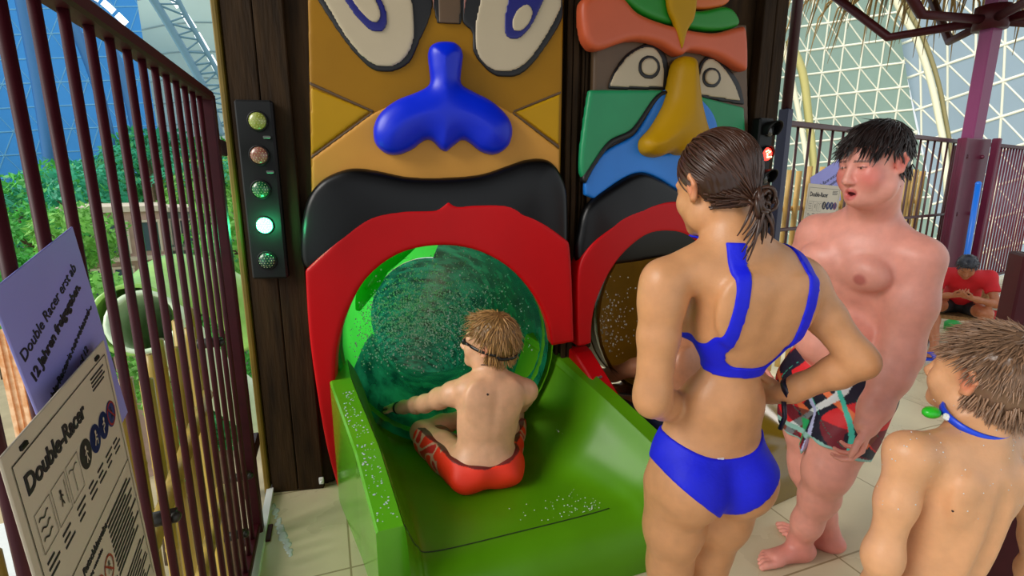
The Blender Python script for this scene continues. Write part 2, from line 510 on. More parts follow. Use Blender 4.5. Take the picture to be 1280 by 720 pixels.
_a, _b, _t = PL.px(418, 455, .1), PL.px(690, 433, .1), PL.px(545, 307, .1)
HLr = (_b[0] - _a[0]) / 2 + .012; HL = ((_a[0] + _b[0]) / 2, _t[1] - HLr + .012, HLr)               # centre of the left mouth on the wall
HR = (.70, .80, .50)
wl = wall_part(PL, PL.px(299, 300)[0], 1.43, 0, 3.3, .1, 'wall_back', (*HL, .60, .03)); tag(wl, kind='structure')
wr = wall_part(PR, 0.005, 1.16, 0, 3.3, .1, 'wall_right', (*HR, .56, -.01)); tag(wr, kind='structure')
# yellow corner strip on the left end of the wall
b = MB(); q = PL.w(PL.px(301, 300, .02)[0], 1.65, -.03); b.box(q, (.024, .14, 3.3), Matrix.Rotation(rad(9), 3, 'Z'), bev=.006)
tag(b.build('trim_2', mat('olive_gold', srgb(122, 96, 4), .6, noise=.3, nscale=9)), kind='structure')
# projecting planks: left board, middle board, right pillar
def board(plane, u0, u1, v, name, z0=0, z1=3.3, th=.03):
    s0, s1 = plane.px(u0, v)[0], plane.px(u1, v)[0]
    b = MB(); w = s1 - s0
    k = 2
    for i in range(k):
        c = plane.w(s0 + w * (i + .5) / k, (z0 + z1) / 2, th / 2 + .002)
        b.box(c, (w / k - .004, th, z1 - z0), Matrix.Rotation(math.atan2(plane.l[1], plane.l[0]), 3, 'Z'), bev=.004)
    o = b.build(name, wood); tag(o, kind='structure')
board(PL, 309, 381, 300, 'trim_3', th=.03)
board(PL, 706, 722, 120, 'trim_4', th=.02)
board(PR, 724, 732, 120, 'trim_5', th=.02)
board(PR, 938, 968, 75, 'trim_6', th=.06)

# ---------------------------------------------------------------- left totem
tl = empty('totem_face', PL.w(.75, 0, .05), 'carved totem face with a bulging blue nose above the green slide mouth', 'totem')
def sl(name, pl, pts, o0, o1, m, par, **k): return slab(name, pl, pts, o0, o1, m, par, **k)
C = 1
sl('face_panel', PL, [(383, -70, C), (706, -70, C), (703, 110, C), (700, 255, C), (389, 255, C)], .004, .05, gold, tl, rnd=.006, n=1)
sl('cheek_panel', PL, [(389, 198, C), (466, 141, C), (500, 128), (560, 120), (610, 126), (641, 141, C), (700, 187, C), (700, 262, C), (389, 262, C)], .05, .062, peach, tl, rnd=.005)
sl('cheek_triangle', PL, [(388, 108, C), (463, 139, C), (388, 194, C)], .05, .06, yellow, tl, rnd=.004, n=1)
sl('cheek_triangle', PL, [(701, 117, C), (644, 140, C), (699, 181, C)], .05, .06, yellow, tl, rnd=.004, n=1)
for pp in ([(386, 101, C), (468, 138, C), (466, 141, C), (386, 106, C)], [(388, 195, C), (465, 139, C), (467, 142, C), (388, 200, C)],
           [(702, 113, C), (641, 138, C), (642, 141, C), (702, 117, C)], [(641, 139, C), (700, 182, C), (700, 187, C), (640, 142, C)]):
    sl('groove', PL, pp, .05, .0575, brown, tl, rnd=.002, n=1, h=.004)
eyeL = [(376, -42), (398, 2), (424, 42), (446, 70), (466, 87), (488, 90), (512, 78), (525, 50), (536, 26), (541, 0), (530, -40), (500, -80), (430, -90)]
whiteL = [(390, -28), (408, 6), (430, 43), (450, 68), (470, 82), (490, 83), (508, 71), (518, 46), (517, 12), (506, -30), (470, -72), (420, -72)]
navyL = [(414, -28), (431, 2), (447, 24), (461, 37), (472, 41), (481, 37), (485, 22), (478, 0), (462, -30), (436, -46)]
inL = [(425, -26), (440, 0), (452, 16), (463, 26), (471, 28), (476, 18), (470, 0), (456, -24), (438, -34)]
eyeR = [(600, -70), (582, -20), (577, 24), (590, 40), (592, 66), (612, 90), (634, 97), (657, 89), (680, 62), (703, 24), (704, 0, C), (704, -80, C)]
whiteR = [(618, -66), (600, 2), (594, 30), (594, 56), (602, 76), (616, 87), (633, 90), (654, 82), (675, 58), (698, 18), (702, 0), (701, -70)]
navyR = [(640, -14), (630, 22), (631, 42), (640, 50), (652, 47), (664, 34), (676, 10), (686, -20), (664, -34)]
inR = [(657, 5), (646, 13), (640, 27), (642, 37), (650, 39), (660, 31), (666, 18), (664, 8)]
for k, (e, w_, n_, i_) in enumerate(((eyeL, whiteL, navyL, inL), (eyeR, whiteR, navyR, inR))):
    eo = sl('eye', PL, e, .05, .062, black_flat, tl, rnd=.004)
    sl('eye_white', PL, w_, .06, .07, cream, eo, rnd=.004); sl('iris', PL, n_, .068, .076, navy, eo, rnd=.003); sl('pupil', PL, i_, .074, .082, cream, eo, rnd=.003, h=.005)
sl('brow_block', PL, [(533, -70, C), (588, -70, C), (577, 32, C), (546, 30, C), (540, 4, C)], .05, .058, black_flat, tl, rnd=.003, n=1)
sl('brow_stripe', PL, [(546, -70, C), (577, -70, C), (576, 31, C), (547, 30, C)], .058, .066, brown, tl, rnd=.003, n=1)
for pp in ([(534, -40, C), (543, -40, C), (543, 27, C), (541, 8, C)], [(580, -40, C), (590, -40, C), (582, 8, C), (579, 27, C)]):
    sl('brow_wedge', PL, pp, .058, .064, mat('dull_pink', srgb(150, 96, 84), .5), tl, rnd=.002, n=1, h=.005)
nose = [(535, 64), (542, 54), (557, 51), (571, 54), (579, 66), (577, 88), (577, 104), (592, 114), (615, 126), (634, 144), (641, 162), (636, 182), (620, 193), (602, 190), (586, 178), (578, 175), (570, 180), (558, 190, C), (551, 187), (540, 176), (530, 176), (515, 187), (497, 194), (482, 192), (469, 180), (466, 162), (474, 142), (495, 125), (522, 114), (537, 104), (536, 85)]
sl('nose', PL, nose, .06, .085, blue, tl, rnd=.02, dome=.075)
mou_hole = [(415, 500), (418, 440), (428, 396), (454, 345), (494, 314), (543, 302), (594, 307), (638, 329), (670, 363), (690, 405), (694, 440), (690, 500)]
mou = [(377, 330), (376, 285), (383, 250), (398, 228), (418, 216), (442, 210), (470, 213), (510, 221), (555, 222), (600, 218), (632, 208), (660, 199), (686, 200), (702, 218), (710, 245), (711, 305, C), (700, 330, C), (400, 345, C)]
sl('moustache', PL, mou, .055, .085, black, tl, rnd=.025, dome=.04, hole=mou_hole)
ring = [(381, 338, C), (400, 320), (430, 292), (462, 270), (500, 263), (540, 262), (551, 258), (561, 251, C), (571, 257), (600, 255), (640, 256), (672, 273), (712, 303, C), (715, 340), (718, 428, C), (690, 433, C), (684, 403), (666, 367), (634, 333), (592, 312), (545, 307), (497, 318), (457, 349), (432, 394), (420, 440), (418, 484, C), (421, 520), (433, 617, C), (424, 618, C), (408, 560), (394, 480), (385, 410)]
sl('mouth_ring', PL, ring, .02, .125, red, tl, rnd=.012, n=4)

# ---------------------------------------------------------------- right totem
tr = empty('totem_face', PR.w(.6, 0, .05), 'carved totem face with a long yellow nose and blue cheeks behind the woman', 'totem')
sl('face_panel', PR, [(744, 30, C), (934, 30, C), (938, 270, C), (738, 270, C)], .004, .05, brown, tr, n=1)
sl('green_cheek', PR, [(738, 112, C), (832, 112, C), (821, 122), (798, 154), (787, 166), (762, 178), (742, 205), (731, 224), (726, 205), (731, 158)], .05, .085, greenp, tr, rnd=.012)
sl('green_cheek', PR, [(872, 119, C), (931, 134, C), (933, 176, C), (908, 169), (894, 160), (884, 136)], .05, .075, greenp, tr, rnd=.01)
sl('cheek_outline', PR, [(834, 112, C), (838, 116, C), (824, 124), (802, 157), (790, 171), (765, 182), (745, 208), (733, 230, C), (729, 222), (742, 204), (762, 176), (786, 164), (798, 152), (818, 122)], .05, .092, black_flat, tr, rnd=.005)
sl('blue_cheek', PR, [(822, 122), (836, 112), (838, 140), (815, 170), (812, 186), (830, 192), (852, 188), (890, 190), (936, 200), (936, 262, C), (880, 256), (845, 236), (822, 222), (800, 216), (775, 226), (744, 249, C), (732, 244, C), (733, 226), (754, 192), (790, 171), (804, 154)], .05, .08, skyblue, tr, rnd=.01)
sl('blue_cheek', PR, [(868, 117, C), (880, 126), (893, 143), (897, 163), (880, 172), (866, 150)], .05, .082, skyblue, tr, rnd=.008)
eA = [(760, 112, C), (766, 92), (782, 69), (800, 57), (817, 53), (832, 66), (837, 88), (836, 112, C)]
wA = [(762, 109, C), (768, 93), (784, 71), (801, 60), (816, 58), (827, 70), (831, 90), (830, 109, C)]
eB = [(870, 121, C), (872, 92), (879, 74), (892, 69), (911, 84), (925, 104), (932, 132, C)]
wB = [(872, 118, C), (875, 93), (881, 77), (892, 73), (907, 86), (919, 105), (927, 127, C)]
def disc(u, v, r, k=16): return [(u + r * math.cos(2 * math.pi * i / k), v + r * 1.1 * math.sin(2 * math.pi * i / k)) for i in range(k)]
for e, w_, (u, v, r) in ((eA, wA, (812, 84, 14)), (eB, wB, (890, 97, 12))):
    eo = sl('eye', PR, e, .05, .06, black_flat, tr, rnd=.004)
    sl('eye_white', PR, w_, .058, .068, cream, eo, rnd=.004); sl('iris', PR, disc(u, v, r), .066, .073, black_flat, eo, rnd=.003, n=2, h=.005)
    sl('pupil', PR, disc(u + 1, v - 1, r * .72), .07, .085, cream, eo, rnd=.008, n=2, h=.005)
sl('brow_band', PR, [(733, -4), (731, 37), (740, 58), (754, 61), (792, 49), (825, 53), (852, 68), (867, 62), (900, 69), (932, 87), (937, 80), (935, 36), (925, 33), (892, 40), (842, 31), (800, 15), (775, -8)], .05, .12, salmon, tr, rnd=.025)
sl('green_band', PR, [(762, -20, C), (800, 14), (842, 30), (892, 38), (924, 32), (923, 17), (908, 7), (870, 12), (830, -10), (800, -40, C)], .05, .1, leafgreen, tr, rnd=.02)
sl('crest', PR, [(800, -90, C), (830, -10), (868, 10), (909, 5), (914, -20), (900, -90, C)], .05, .085, mat('orange_paint', srgb(206, 100, 30), .45), tr, rnd=.015)
sl('feather', PR, [(834, -40, C), (838, 8), (846, 29), (855, 62, C), (861, 38), (871, 17), (876, -40, C)], .1, .135, yellow, tr, rnd=.012)
sl('nose', PR, [(842, 84), (848, 73), (857, 70), (866, 77), (870, 108), (873, 130), (880, 158), (888, 178), (877, 192), (848, 194), (838, 191), (821, 197), (804, 192), (801, 176), (816, 158), (832, 129), (838, 104)], .06, .1, yellow, tr, rnd=.02, dome=.1)
sl('moustache', PR, [(724, 330), (724, 288), (736, 254), (771, 228), (800, 215), (826, 224), (850, 238), (885, 256), (915, 262), (932, 290), (933, 340), (900, 330), (850, 320), (780, 330)], .055, .085, black, tr, rnd=.025, dome=.035)
sl('mouth_ring', PR, [(723, 345), (736, 311), (762, 285), (783, 269), (817, 256), (850, 252), (886, 262), (914, 290), (930, 330), (934, 420), (932, 520, C), (912, 520, C), (914, 420), (904, 345), (884, 315), (862, 296), (838, 290), (810, 294), (785, 312), (765, 337), (748, 372), (741, 402), (740, 430, C), (723, 434, C)], .02, .12, red, tr, rnd=.012)

# ---------------------------------------------------------------- water slides: trough in front of the wall, tube behind it
def loft(name, sta, m, parent, thick=0, n=10):
    rows = []
    for i in range(len(sta) - 1):
        for k in range(n):
            t = k / n; p0, p1, p2, p3 = [np.array(sta[max(0, min(len(sta) - 1, j))]) for j in (i - 1, i, i + 1, i + 2)]
            rows.append(.5 * (2 * p1 + (p2 - p0) * t + (2 * p0 - 5 * p1 + 4 * p2 - p3) * t * t + (3 * p1 - p0 - 3 * p2 + p3) * t ** 3))
    rows.append(np.array(sta[-1]))
    return rows
def cr_open(pts, n=6):
    out = []; pts = [np.array(p, float) for p in pts]
    for i in range(len(pts) - 1):
        p0, p1, p2, p3 = pts[max(i - 1, 0)], pts[i], pts[i + 1], pts[min(i + 2, len(pts) - 1)]
        for k in range(n):
            t = k / n; out.append(.5 * (2 * p1 + (p2 - p0) * t + (2 * p0 - 5 * p1 + 4 * p2 - p3) * t * t + (3 * p1 - p0 - 3 * p2 + p3) * t ** 3))
    out.append(pts[-1]); return out
def lin(stations, x):
    """profiles given at increasing n, read at x"""
    for (n0, a), (n1, b2) in zip(stations[:-1], stations[1:]):
        if x <= n1 or (n1 == stations[-1][0]):
            t = (x - n0) / (n1 - n0); t = min(max(t, 0), 1); return np.array(a) * (1 - t) + np.array(b2) * t
def trough(parent, ang, st, nseam, nend, m_in, m_lipL, m_lipR, iL, iR, seam=True):
    l = np.array([math.cos(ang), math.sin(ang), 0]); nn = np.array([math.sin(ang), -math.cos(ang), 0]); up = np.array([0, 0, 1.])
    w = lambda a, n, z: l * a + nn * n + up * z
    n0 = st[0][0]; ns = list(np.linspace(n0, nseam, 24))
    prof = [cr_open(lin(st, x)[iL:iR + 1], 8) for x in ns]
    rows = [[w(p[0], x, p[1]) for p in pr] for x, pr in zip(ns, prof)]
    # front lip rolls down to the floor
    last = prof[-1]
    for k in range(1, 11):
        t = k / 10; a = t * math.pi / 2
        x = nseam + (nend - nseam) * math.sin(a) ; zs = math.cos(a) ** .8
        rows.append([w(p[0], x, max(0.002, p[1] * zs)) for p in last])
    bed = grid_mesh('trough', rows, m_in, parent)
    bm = bmesh.new(); bm.from_mesh(bed.data); bmesh.ops.recalc_face_normals(bm, faces=bm.faces); bm.to_mesh(bm_me := bed.data); bm.free()
    for side, (i0, i1, mm) in (('L', (0, iL, m_lipL)), ('R', (iR, len(st[0][1]) - 1, m_lipR))):
        rr = []
        for x in ns:
            p = lin(st, x); a, c = p[i0], p[i1]; lo, hi = (a, c)
            e = .008
            ring = [(a[0], 0), (a[0], a[1] - e), (a[0] + e, a[1]), (c[0] - e, c[1]), (c[0], c[1] - e), (c[0], .0)]
            if side == 'L': ring = [(a[0], 0), (a[0], a[1] - e), (a[0] + e, a[1]), (c[0] - e * .3, c[1] + .001), (c[0] + .012, c[1] - .03), (c[0] + .03, 0)]
            else: ring = [(a[0] - .03, 0), (a[0] - .012, a[1] - .03), (a[0] + e * .3, a[1] + .001), (c[0] - e, c[1]), (c[0], c[1] - e), (c[0], 0)]
            rr.append([w(q[0], x, q[1]) for q in ring])
        A = np.array(rr); n_, k_, _ = A.shape
        bmm = MB(); idx = lambda i, j: i * k_ + (j % k_)
        bmm.add(A.reshape(-1, 3), [(idx(i, j), idx(i, j + 1), idx(i + 1, j + 1), idx(i + 1, j)) for i in range(n_ - 1) for j in range(k_)] +
                [tuple(idx(0, j) for j in range(k_)), tuple(idx(n_ - 1, j) for j in range(k_))[::-1]], sm=False)
        bmm.build('rim', mm, parent)
    if seam:
        pr = prof[-1]; b = MB()
        q = [w(p[0], nseam - .004, p[1] + .0015) for p in pr if st[-1][1][iL + 2][0] - .1 < p[0] < 1.02]
        b.tube(q, .0022, 5); b.build('seam', mat('seam_dark', srgb(22, 50, 10), .5), parent)
    return w
g = rad(20)
stL = [(-2.62, [(-.03, .60), (.06, .60), (.10, .52), (.17, .33), (.30, .21), (.55, .18), (.80, .21), (.93, .33), (1.0, .5), (1.04, .63), (1.12, .64)]),
       (-2.33, [(-.03, .60), (.065, .60), (.10, .52), (.16, .33), (.28, .21), (.55, .19), (.80, .21), (.93, .33), (1.01, .5), (1.05, .63), (1.13, .64)]),
       (-1.9, [(.045, .47), (.14, .47), (.16, .40), (.20, .28), (.29, .205), (.60, .195), (.86, .205), (1.0, .29), (1.09, .42), (1.14, .52), (1.22, .53)]),
       (-1.56, [(.09, .33), (.185, .33), (.20, .29), (.225, .24), (.28, .205), (.60, .2), (1.0, .205), (1.12, .24), (1.19, .3), (1.24, .39), (1.32, .40)])]
sL = empty('water_slide', (math.cos(g) * .55 + math.sin(g) * -1.9, math.sin(g) * .55 - math.cos(g) * -1.9, 0), 'bright green water slide start that the boy in red shorts sits on', 'water slide')
wLs = trough(sL, g, stL, -1.58, -1.44, slide_green, slide_lip, slide_green, 1, 9)
g2 = rad(28)
stR = [(-2.30, [(1.42, .66), (1.52, .66), (1.55, .56), (1.60, .36), (1.7, .24), (1.95, .2), (2.15, .22), (2.3, .34), (2.36, .5), (2.40, .62), (2.47, .63)]),
       (-2.02, [(1.42, .66), (1.52, .66), (1.55, .56), (1.60, .36), (1.7, .24), (1.95, .2), (2.15, .22), (2.3, .34), (2.36, .5), (2.40, .62), (2.47, .63)]),
       (-1.62, [(1.41, .42), (1.50, .42), (1.52, .36), (1.56, .28), (1.66, .21), (1.95, .2), (2.2, .21), (2.3, .28), (2.36, .36), (2.40, .42), (2.47, .43)]),
       (-1.42, [(1.41, .30), (1.49, .30), (1.51, .27), (1.55, .23), (1.66, .2), (1.95, .2), (2.2, .205), (2.33, .22), (2.37, .26), (2.40, .30), (2.47, .31)])]
sR = empty('water_slide', (math.cos(g2) * 1.95 + math.sin(g2) * -1.6, math.sin(g2) * 1.95 - math.cos(g2) * -1.6, 0), 'ochre water slide start with a red rim behind the woman in blue', 'water slide')
wRs = trough(sR, g2, stR, -1.44, -1.31, slide_ochre, red, slide_ochre, 1, 9, seam=False)
# tubes
def tube_mesh(name, parent, path, R, m, n=40):
    rows = []; u0 = None
    for i, p in enumerate(path):
        t = nrm(path[min(i + 1, len(path) - 1)] - path[max(i - 1, 0)])
        u = nrm(np.cross(t, (0, 0, 1))); v = np.cross(u, t)
        r = R[i] if isinstance(R, (list, tuple)) else R
        rows.append([p + r * (math.cos(2 * math.pi * k / n) * u + math.sin(2 * math.pi * k / n) * v) for k in range(n)])
    return grid_mesh(name, rows, m, parent, closed=True)
c0 = PL.w(HL[0], HL[1], .02); ax = -PL.n
pth = [c0 + ax * d + np.array([-.03 * max(0, d - .4) ** 2, 0, -.13 * max(0, d - .35) ** 2]) for d in np.linspace(0, 6, 40)]
tube_lit = mat('tube_green_lit', srgb(70, 225, 70), .22, coat=.4, transl=.65, noise=.15, nscale=5)  # daylight through the tube's upper left put into a lighter copy of its green
def tube_sector(name, path, R, a0, a1, m, parent, n=24):
    rows = []
    for i, p in enumerate(path):
        t = nrm(path[min(i + 1, len(path) - 1)] - path[max(i - 1, 0)]); u = nrm(np.cross(t, (0, 0, 1))); v = np.cross(u, t)
        rows.append([p + R * (math.cos(a) * u + math.sin(a) * v) for a in np.linspace(rad(a0), rad(a1), n)])
    return grid_mesh(name, rows, m, parent)
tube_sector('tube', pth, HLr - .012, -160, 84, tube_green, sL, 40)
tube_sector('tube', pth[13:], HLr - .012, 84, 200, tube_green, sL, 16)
tag(tube_sector('tube_lit_side', pth[:14], HLr - .012, 84, 200, tube_lit, sL, 20), 'side of the green tube coloured lighter to stand for daylight')
tube_mesh('tube_flange', sL, [c0 + ax * d for d in (-.005, .03, .06, .12, .125)], [HLr + .012, HLr + .006, HLr - .008, HLr - .018, HLr - .004], slide_green)
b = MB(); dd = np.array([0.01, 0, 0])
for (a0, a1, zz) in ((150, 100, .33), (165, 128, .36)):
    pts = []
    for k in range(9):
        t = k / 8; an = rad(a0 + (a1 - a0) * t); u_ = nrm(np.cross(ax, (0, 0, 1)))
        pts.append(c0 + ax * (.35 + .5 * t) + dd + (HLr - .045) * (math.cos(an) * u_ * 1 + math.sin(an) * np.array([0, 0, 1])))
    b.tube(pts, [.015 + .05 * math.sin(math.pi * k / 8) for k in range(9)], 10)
b.build('fold', tube_lit, sL)
c1 = PR.w(HR[0], HR[1], .02); ax1 = -PR.n
pth = [c1 + ax1 * d + np.array([.1 * max(0, d - .5) ** 2, 0, -.2 * max(0, d - .35) ** 2]) for d in np.linspace(0, 3.0, 24)]
tube_mesh('tube', sR, pth, .48, tube_ochre)
tube_mesh('tube_flange', sR, [c1 + ax1 * d for d in (-.005, .03, .06, .12, .125)], [.50, .495, .48, .47, .485], slide_ochre)
# far ends of the tubes are open to the dark chute: nothing is seen beyond the bend
# water thrown up in the two mouths
def spray(name, pts, rmin, rmax, label):
    b = MB()
    for p in pts:
        r = random.uniform(rmin, rmax) ** 1.0
        b.ball(p, (r, r, r * random.uniform(.8, 1.6)), nu=5, nv=3)
    return tag(b.build(name, water), label, 'water spray', kind='stuff')
pl_ = []
for k in range(4200):
    a = random.gauss(0, .2); hgt = abs(random.gauss(0, .18)); d = random.uniform(.1, .9)
    q = c0 + ax * d + PL.l * (-.12 + a * 1.2) + np.array([0, 0, -.22 + hgt + .25 * random.random()])
    if np.linalg.norm((q - c0 - ax * d)) < .48: pl_.append(q)
spray('water_spray', pl_, .0018, .0048, 'spray of fine water drops inside the green slide mouth')
pr_ = []
for k in range(420):
    d = random.uniform(.05, .5); q = c1 + ax1 * d + PR.l * (-.33 + random.gauss(0, .07)) + np.array([0, 0, -.25 + abs(random.gauss(0, .2))])
    if np.linalg.norm((q - c1 - ax1 * d)) < .45: pr_.append(q)
spray('water_spray', pr_, .002, .006, 'splash of water drops in the ochre slide mouth')
# drops lying on the green rim and floor of the left slide
drops = []
for k in range(150):
    n_ = random.uniform(-2.25, -1.6); p = lin(stL, n_); drops.append((wLs(random.uniform(p[0][0] + .015, p[1][0] - .012), n_, p[0][1] + .0005), random.uniform(.0012, .004)))
for k in range(170):
    l_ = random.gauss(.95, .12); n_ = random.gauss(-1.62, .06); z = .205
    if n_ < -1.6: drops.append((wLs(min(l_, 1.05), n_, z), random.uniform(.001, .0028)))
for (l0, n0) in ((1.0, -2.05), (1.1, -1.85)):
    for k in range(9): drops.append((wLs(l0 + random.gauss(0, .012), n0 + random.gauss(0, .02), lin(stL, n0)[7][1] + .01), random.uniform(.004, .008)))
b = MB()
for p, r in drops: b.ball(p, (r * 1.2, r * 1.2, r * .6), nu=6, nv=4)
tag(b.build('water_drops', water), 'water drops beaded on the green slide rim', 'water drops', kind='stuff')

# ---------------------------------------------------------------- signal lights
housing = mat('housing_black', srgb(9, 11, 11), .5, spec=.3)
def lens_mat(name, col, e=0):
    m = mat(name, col, .25, emit=col if e else None, estr=e, coat=.6)
    return m
tlv = empty('signal_light', PL.px(330, 350)[0] * PL.l + PL.p + np.array([0, 0, PL.px(330, 350)[1]]) + PL.n * .04, 'tall signal light with its green lamp lit on the dark left board', 'signal light')
s_c = PL.px(329, 240, .04)
zt, zb = PL.px(320, 126, .04)[1], PL.px(335, 347, .04)[1]
b = MB(); Rz = Matrix.Rotation(rad(9), 3, 'Z')
sx0 = (PL.px(302, 240, .06)[0] + PL.px(354, 240, .06)[0]) / 2
b.box(PL.w(sx0, (zt + zb) / 2, .053), (.148, .04, zt - zb), Rz, bev=.008)
hous = b.build('housing', housing, tlv)
cols = [(srgb(150, 160, 70), 0), (srgb(150, 96, 80), 0), (srgb(20, 90, 50), 0), ((.02, 1, .3, 1), 1), (srgb(14, 60, 46), 0)]
dotm = mat('lens_dots', srgb(225, 225, 170), .4)
for i, (u, v) in enumerate(((321, 151), (323, 194), (325, 237), (330, 282), (333, 326))):
    s, z = PL.px(u, v, .085); col, on = cols[i]
    rad_ = .036 if not on else .034
    b = MB(); Mx = np.stack([PL.l, V(0, 0, 1), PL.n], 1)
    b.ball(PL.w(s, z, .074), (rad_, rad_, .018), Mx, 20, 10)
    lm = mat('lens_%d' % i, col, .25, coat=.5, emit=(.05, 1, .35, 1) if on else None, estr=14 if on else 0)
    ln = b.build('lens', lm, tlv)
    if on: tag(ln, 'lit green lens')
    b = MB(); b.tube([PL.w(s + rad_ * 1.06 * math.cos(a), z + rad_ * 1.06 * math.sin(a), .076) for a in np.linspace(0, 2 * math.pi, 25)], .004, 6)
    b.build('lens_ring', housing, ln)
    b = MB()
    for ring, num in ((0, 1), (.35, 6), (.65, 12), (.9, 16)):
        for k in range(num):
            a = 2 * math.pi * k / num; rr = ring * rad_ * .95; o = .074 + .018 * math.sqrt(max(0, 1 - (ring * .95) ** 2))
            b.ball(PL.w(s + rr * math.cos(a), z + rr * math.sin(a), o), .0016, nu=5, nv=3)
    b.build('lens_dots', mat('lens_dots_lit', (.7, 1, .8, 1), .4, emit=(.7, 1, .85, 1), estr=25) if on else dotm, ln)
    if on: GREEN = PL.w(s, z, .15)
for zz in (PL.px(330, 172, .06)[1], PL.px(330, 215, .06)[1]):
    b = MB(); b.box(PL.w(sx0 + .045, zz, .079), (.03, .014, .012), Rz, bev=.003); b.build('clip', galv, tlv)
ld = bpy.data.lights.new('green_lamp_light', 'POINT'); ld.energy = 1.5; ld.color = (.05, 1, .35); ld.shadow_soft_size = .03
lo = bpy.data.objects.new('green_lamp_light', ld); COL.objects.link(lo); lo.location = Vector(GREEN)

# right signal light, seen from its side, hooded lamps
q0 = PR.w(PR.px(952, 200, .1)[0], 0, .0)
def pr_at(u, v, o): s, z = PR.px(u, v, o); return s, z
zt, zb = PR.px(950, 148, .1)[1], PR.px(950, 292, .1)[1]; sc_ = PR.px(949, 200, .1)[0]
trv = empty('signal_light', PR.w(sc_, zb, .07), 'black signal light with hooded lamps and one red lamp lit behind the woman', 'signal light')
RzR = Matrix.Rotation(rad(22), 3, 'Z')
b = MB(); b.box(PR.w(sc_, (zt + zb) / 2, .1), (.10, .06, zt - zb), RzR, bev=.008); b.build('housing', housing, trv)
for i in range(5):
    z = zt - (zt - zb) * (i + .5) / 5; on = i == 1; o0 = .13; s = sc_ + .012
    b = MB(); rr = []
    Mx = np.stack([PR.l, V(0, 0, 1), PR.n], 1)
    b.ball(PR.w(s, z, o0 + .004), (.034, .034, .016), Mx, 18, 8)
    ln = b.build('lens', mat('lens_red', (1, .03, .02, 1), .3, emit=(1, .03, .02, 1), estr=5) if on else mat('lens_off', srgb(40, 40, 40), .2, coat=.5), trv)
    if on:
        tag(ln, 'lit red lens')
        b = MB()
        for k in range(9): b.ball(PR.w(s + random.uniform(-.02, .02), z + random.uniform(-.02, .02), o0 + .019), .004, nu=5, nv=3)
        b.build('lens_dots', mat('red_dots', (1, .6, .3, 1), .4, emit=(1, .5, .2, 1), estr=12), ln)
    rows = []
    for d in np.linspace(0, .075 if not on else .03, 5):
        rows.append([PR.w(s + .042 * math.cos(a), z + .042 * math.sin(a) , o0 - .005 + d * (.35 + .65 * (math.sin(a) + 1) / 2)) for a in np.linspace(rad(-35), rad(215), 22)])
    grid_mesh('hood', rows, housing, trv, thick=.004)

# small fixing on the wall and a screw on the red rim
b = MB(); s, z = PL.px(402, 600, .035); b.box(PL.w(s, z, .04), (.022, .012, .035), Rz, bev=.003); b.ball(PL.w(s, z - .005, .047), .006)
tag(b.build('cable_clip', white), 'small white cable clip low on the dark board by the red slide leg', 'clip')

# puddle streak on the floor and a bolt on the red rim
b = MB()
for k in range(26):
    t = k / 25; p = PZ(341 + 22 * t + random.uniform(-2, 2), 632 + 62 * t, 0); r = random.uniform(.006, .016); b.ball(p, (r * 1.2, r * 1.6, .0022), nu=10, nv=5)
tag(b.build('water_drops', water), 'streak of spilled water on the floor tiles beside the green rim', 'water drops', kind='stuff')
b = MB(); q = wRs(1.468, -1.86, 0); zr = lin(stR, -1.86)[0][1]; b.tube([q + V(.011 * math.cos(a), .011 * math.sin(a), zr + .002) for a in np.linspace(0, 2 * math.pi, 17)], .003, 6); b.ball(q + V(0, 0, zr + .001), (.006, .006, .003))
b.build('bolt', galv, sR)
# ---------------------------------------------------------------- left fence
fd = nrm(np.array([-.351, 1, 0])); ang_f = math.atan2(fd[1], fd[0]); RF = Matrix.Rotation(ang_f, 3, 'Z')   # x axis runs along the fence, away
fl = empty('safety_fence', fence_pt(.5, 0), 'dark maroon steel bar fence along the left edge of the platform', 'fence')
ZT = 1.79
a, c = fence_pt(-1.6, ZT), fence_pt(1.93, ZT)
b = MB(); b.box((a + c) / 2, (np.linalg.norm(c - a), .05, .035), RF, bev=.006); b.build('top_rail', maroon, fl)
a, c = fence_pt(-1.6, .06), fence_pt(1.93, .06)
b = MB(); b.box((a + c) / 2, (np.linalg.norm(c - a), .035, .03), RF, bev=.005); b.build('bottom_rail', maroon, fl)
y = .733
ys = []
while y > -1.5: y -= .0905
while y < 1.86: ys.append(y); y += .0905
for y in ys:
    b = MB(); b.tube([fence_pt(y, .06), fence_pt(y, ZT - .01)], .0086, 8); b.build('bar', maroon, fl)
b = MB(); p = fence_pt(1.93, .9); b.box(p, (.05, .05, 1.8), RF, bev=.006)
p2 = fence_pt(1.93, .005); b.box(p2 , (.11, .11, .012), RF, bev=.003); b.build('end_post', maroon, fl)
for zz in (1.62, .35):
    b = MB(); a, c = fence_pt(1.95, zz), fence_pt(2.13, zz); b.box((a + c) / 2, (np.linalg.norm(c - a), .03, .06), RF, bev=.004)
    b.build('wall_bracket', mat('bracket_dark', srgb(46, 14, 22), .4), fl)
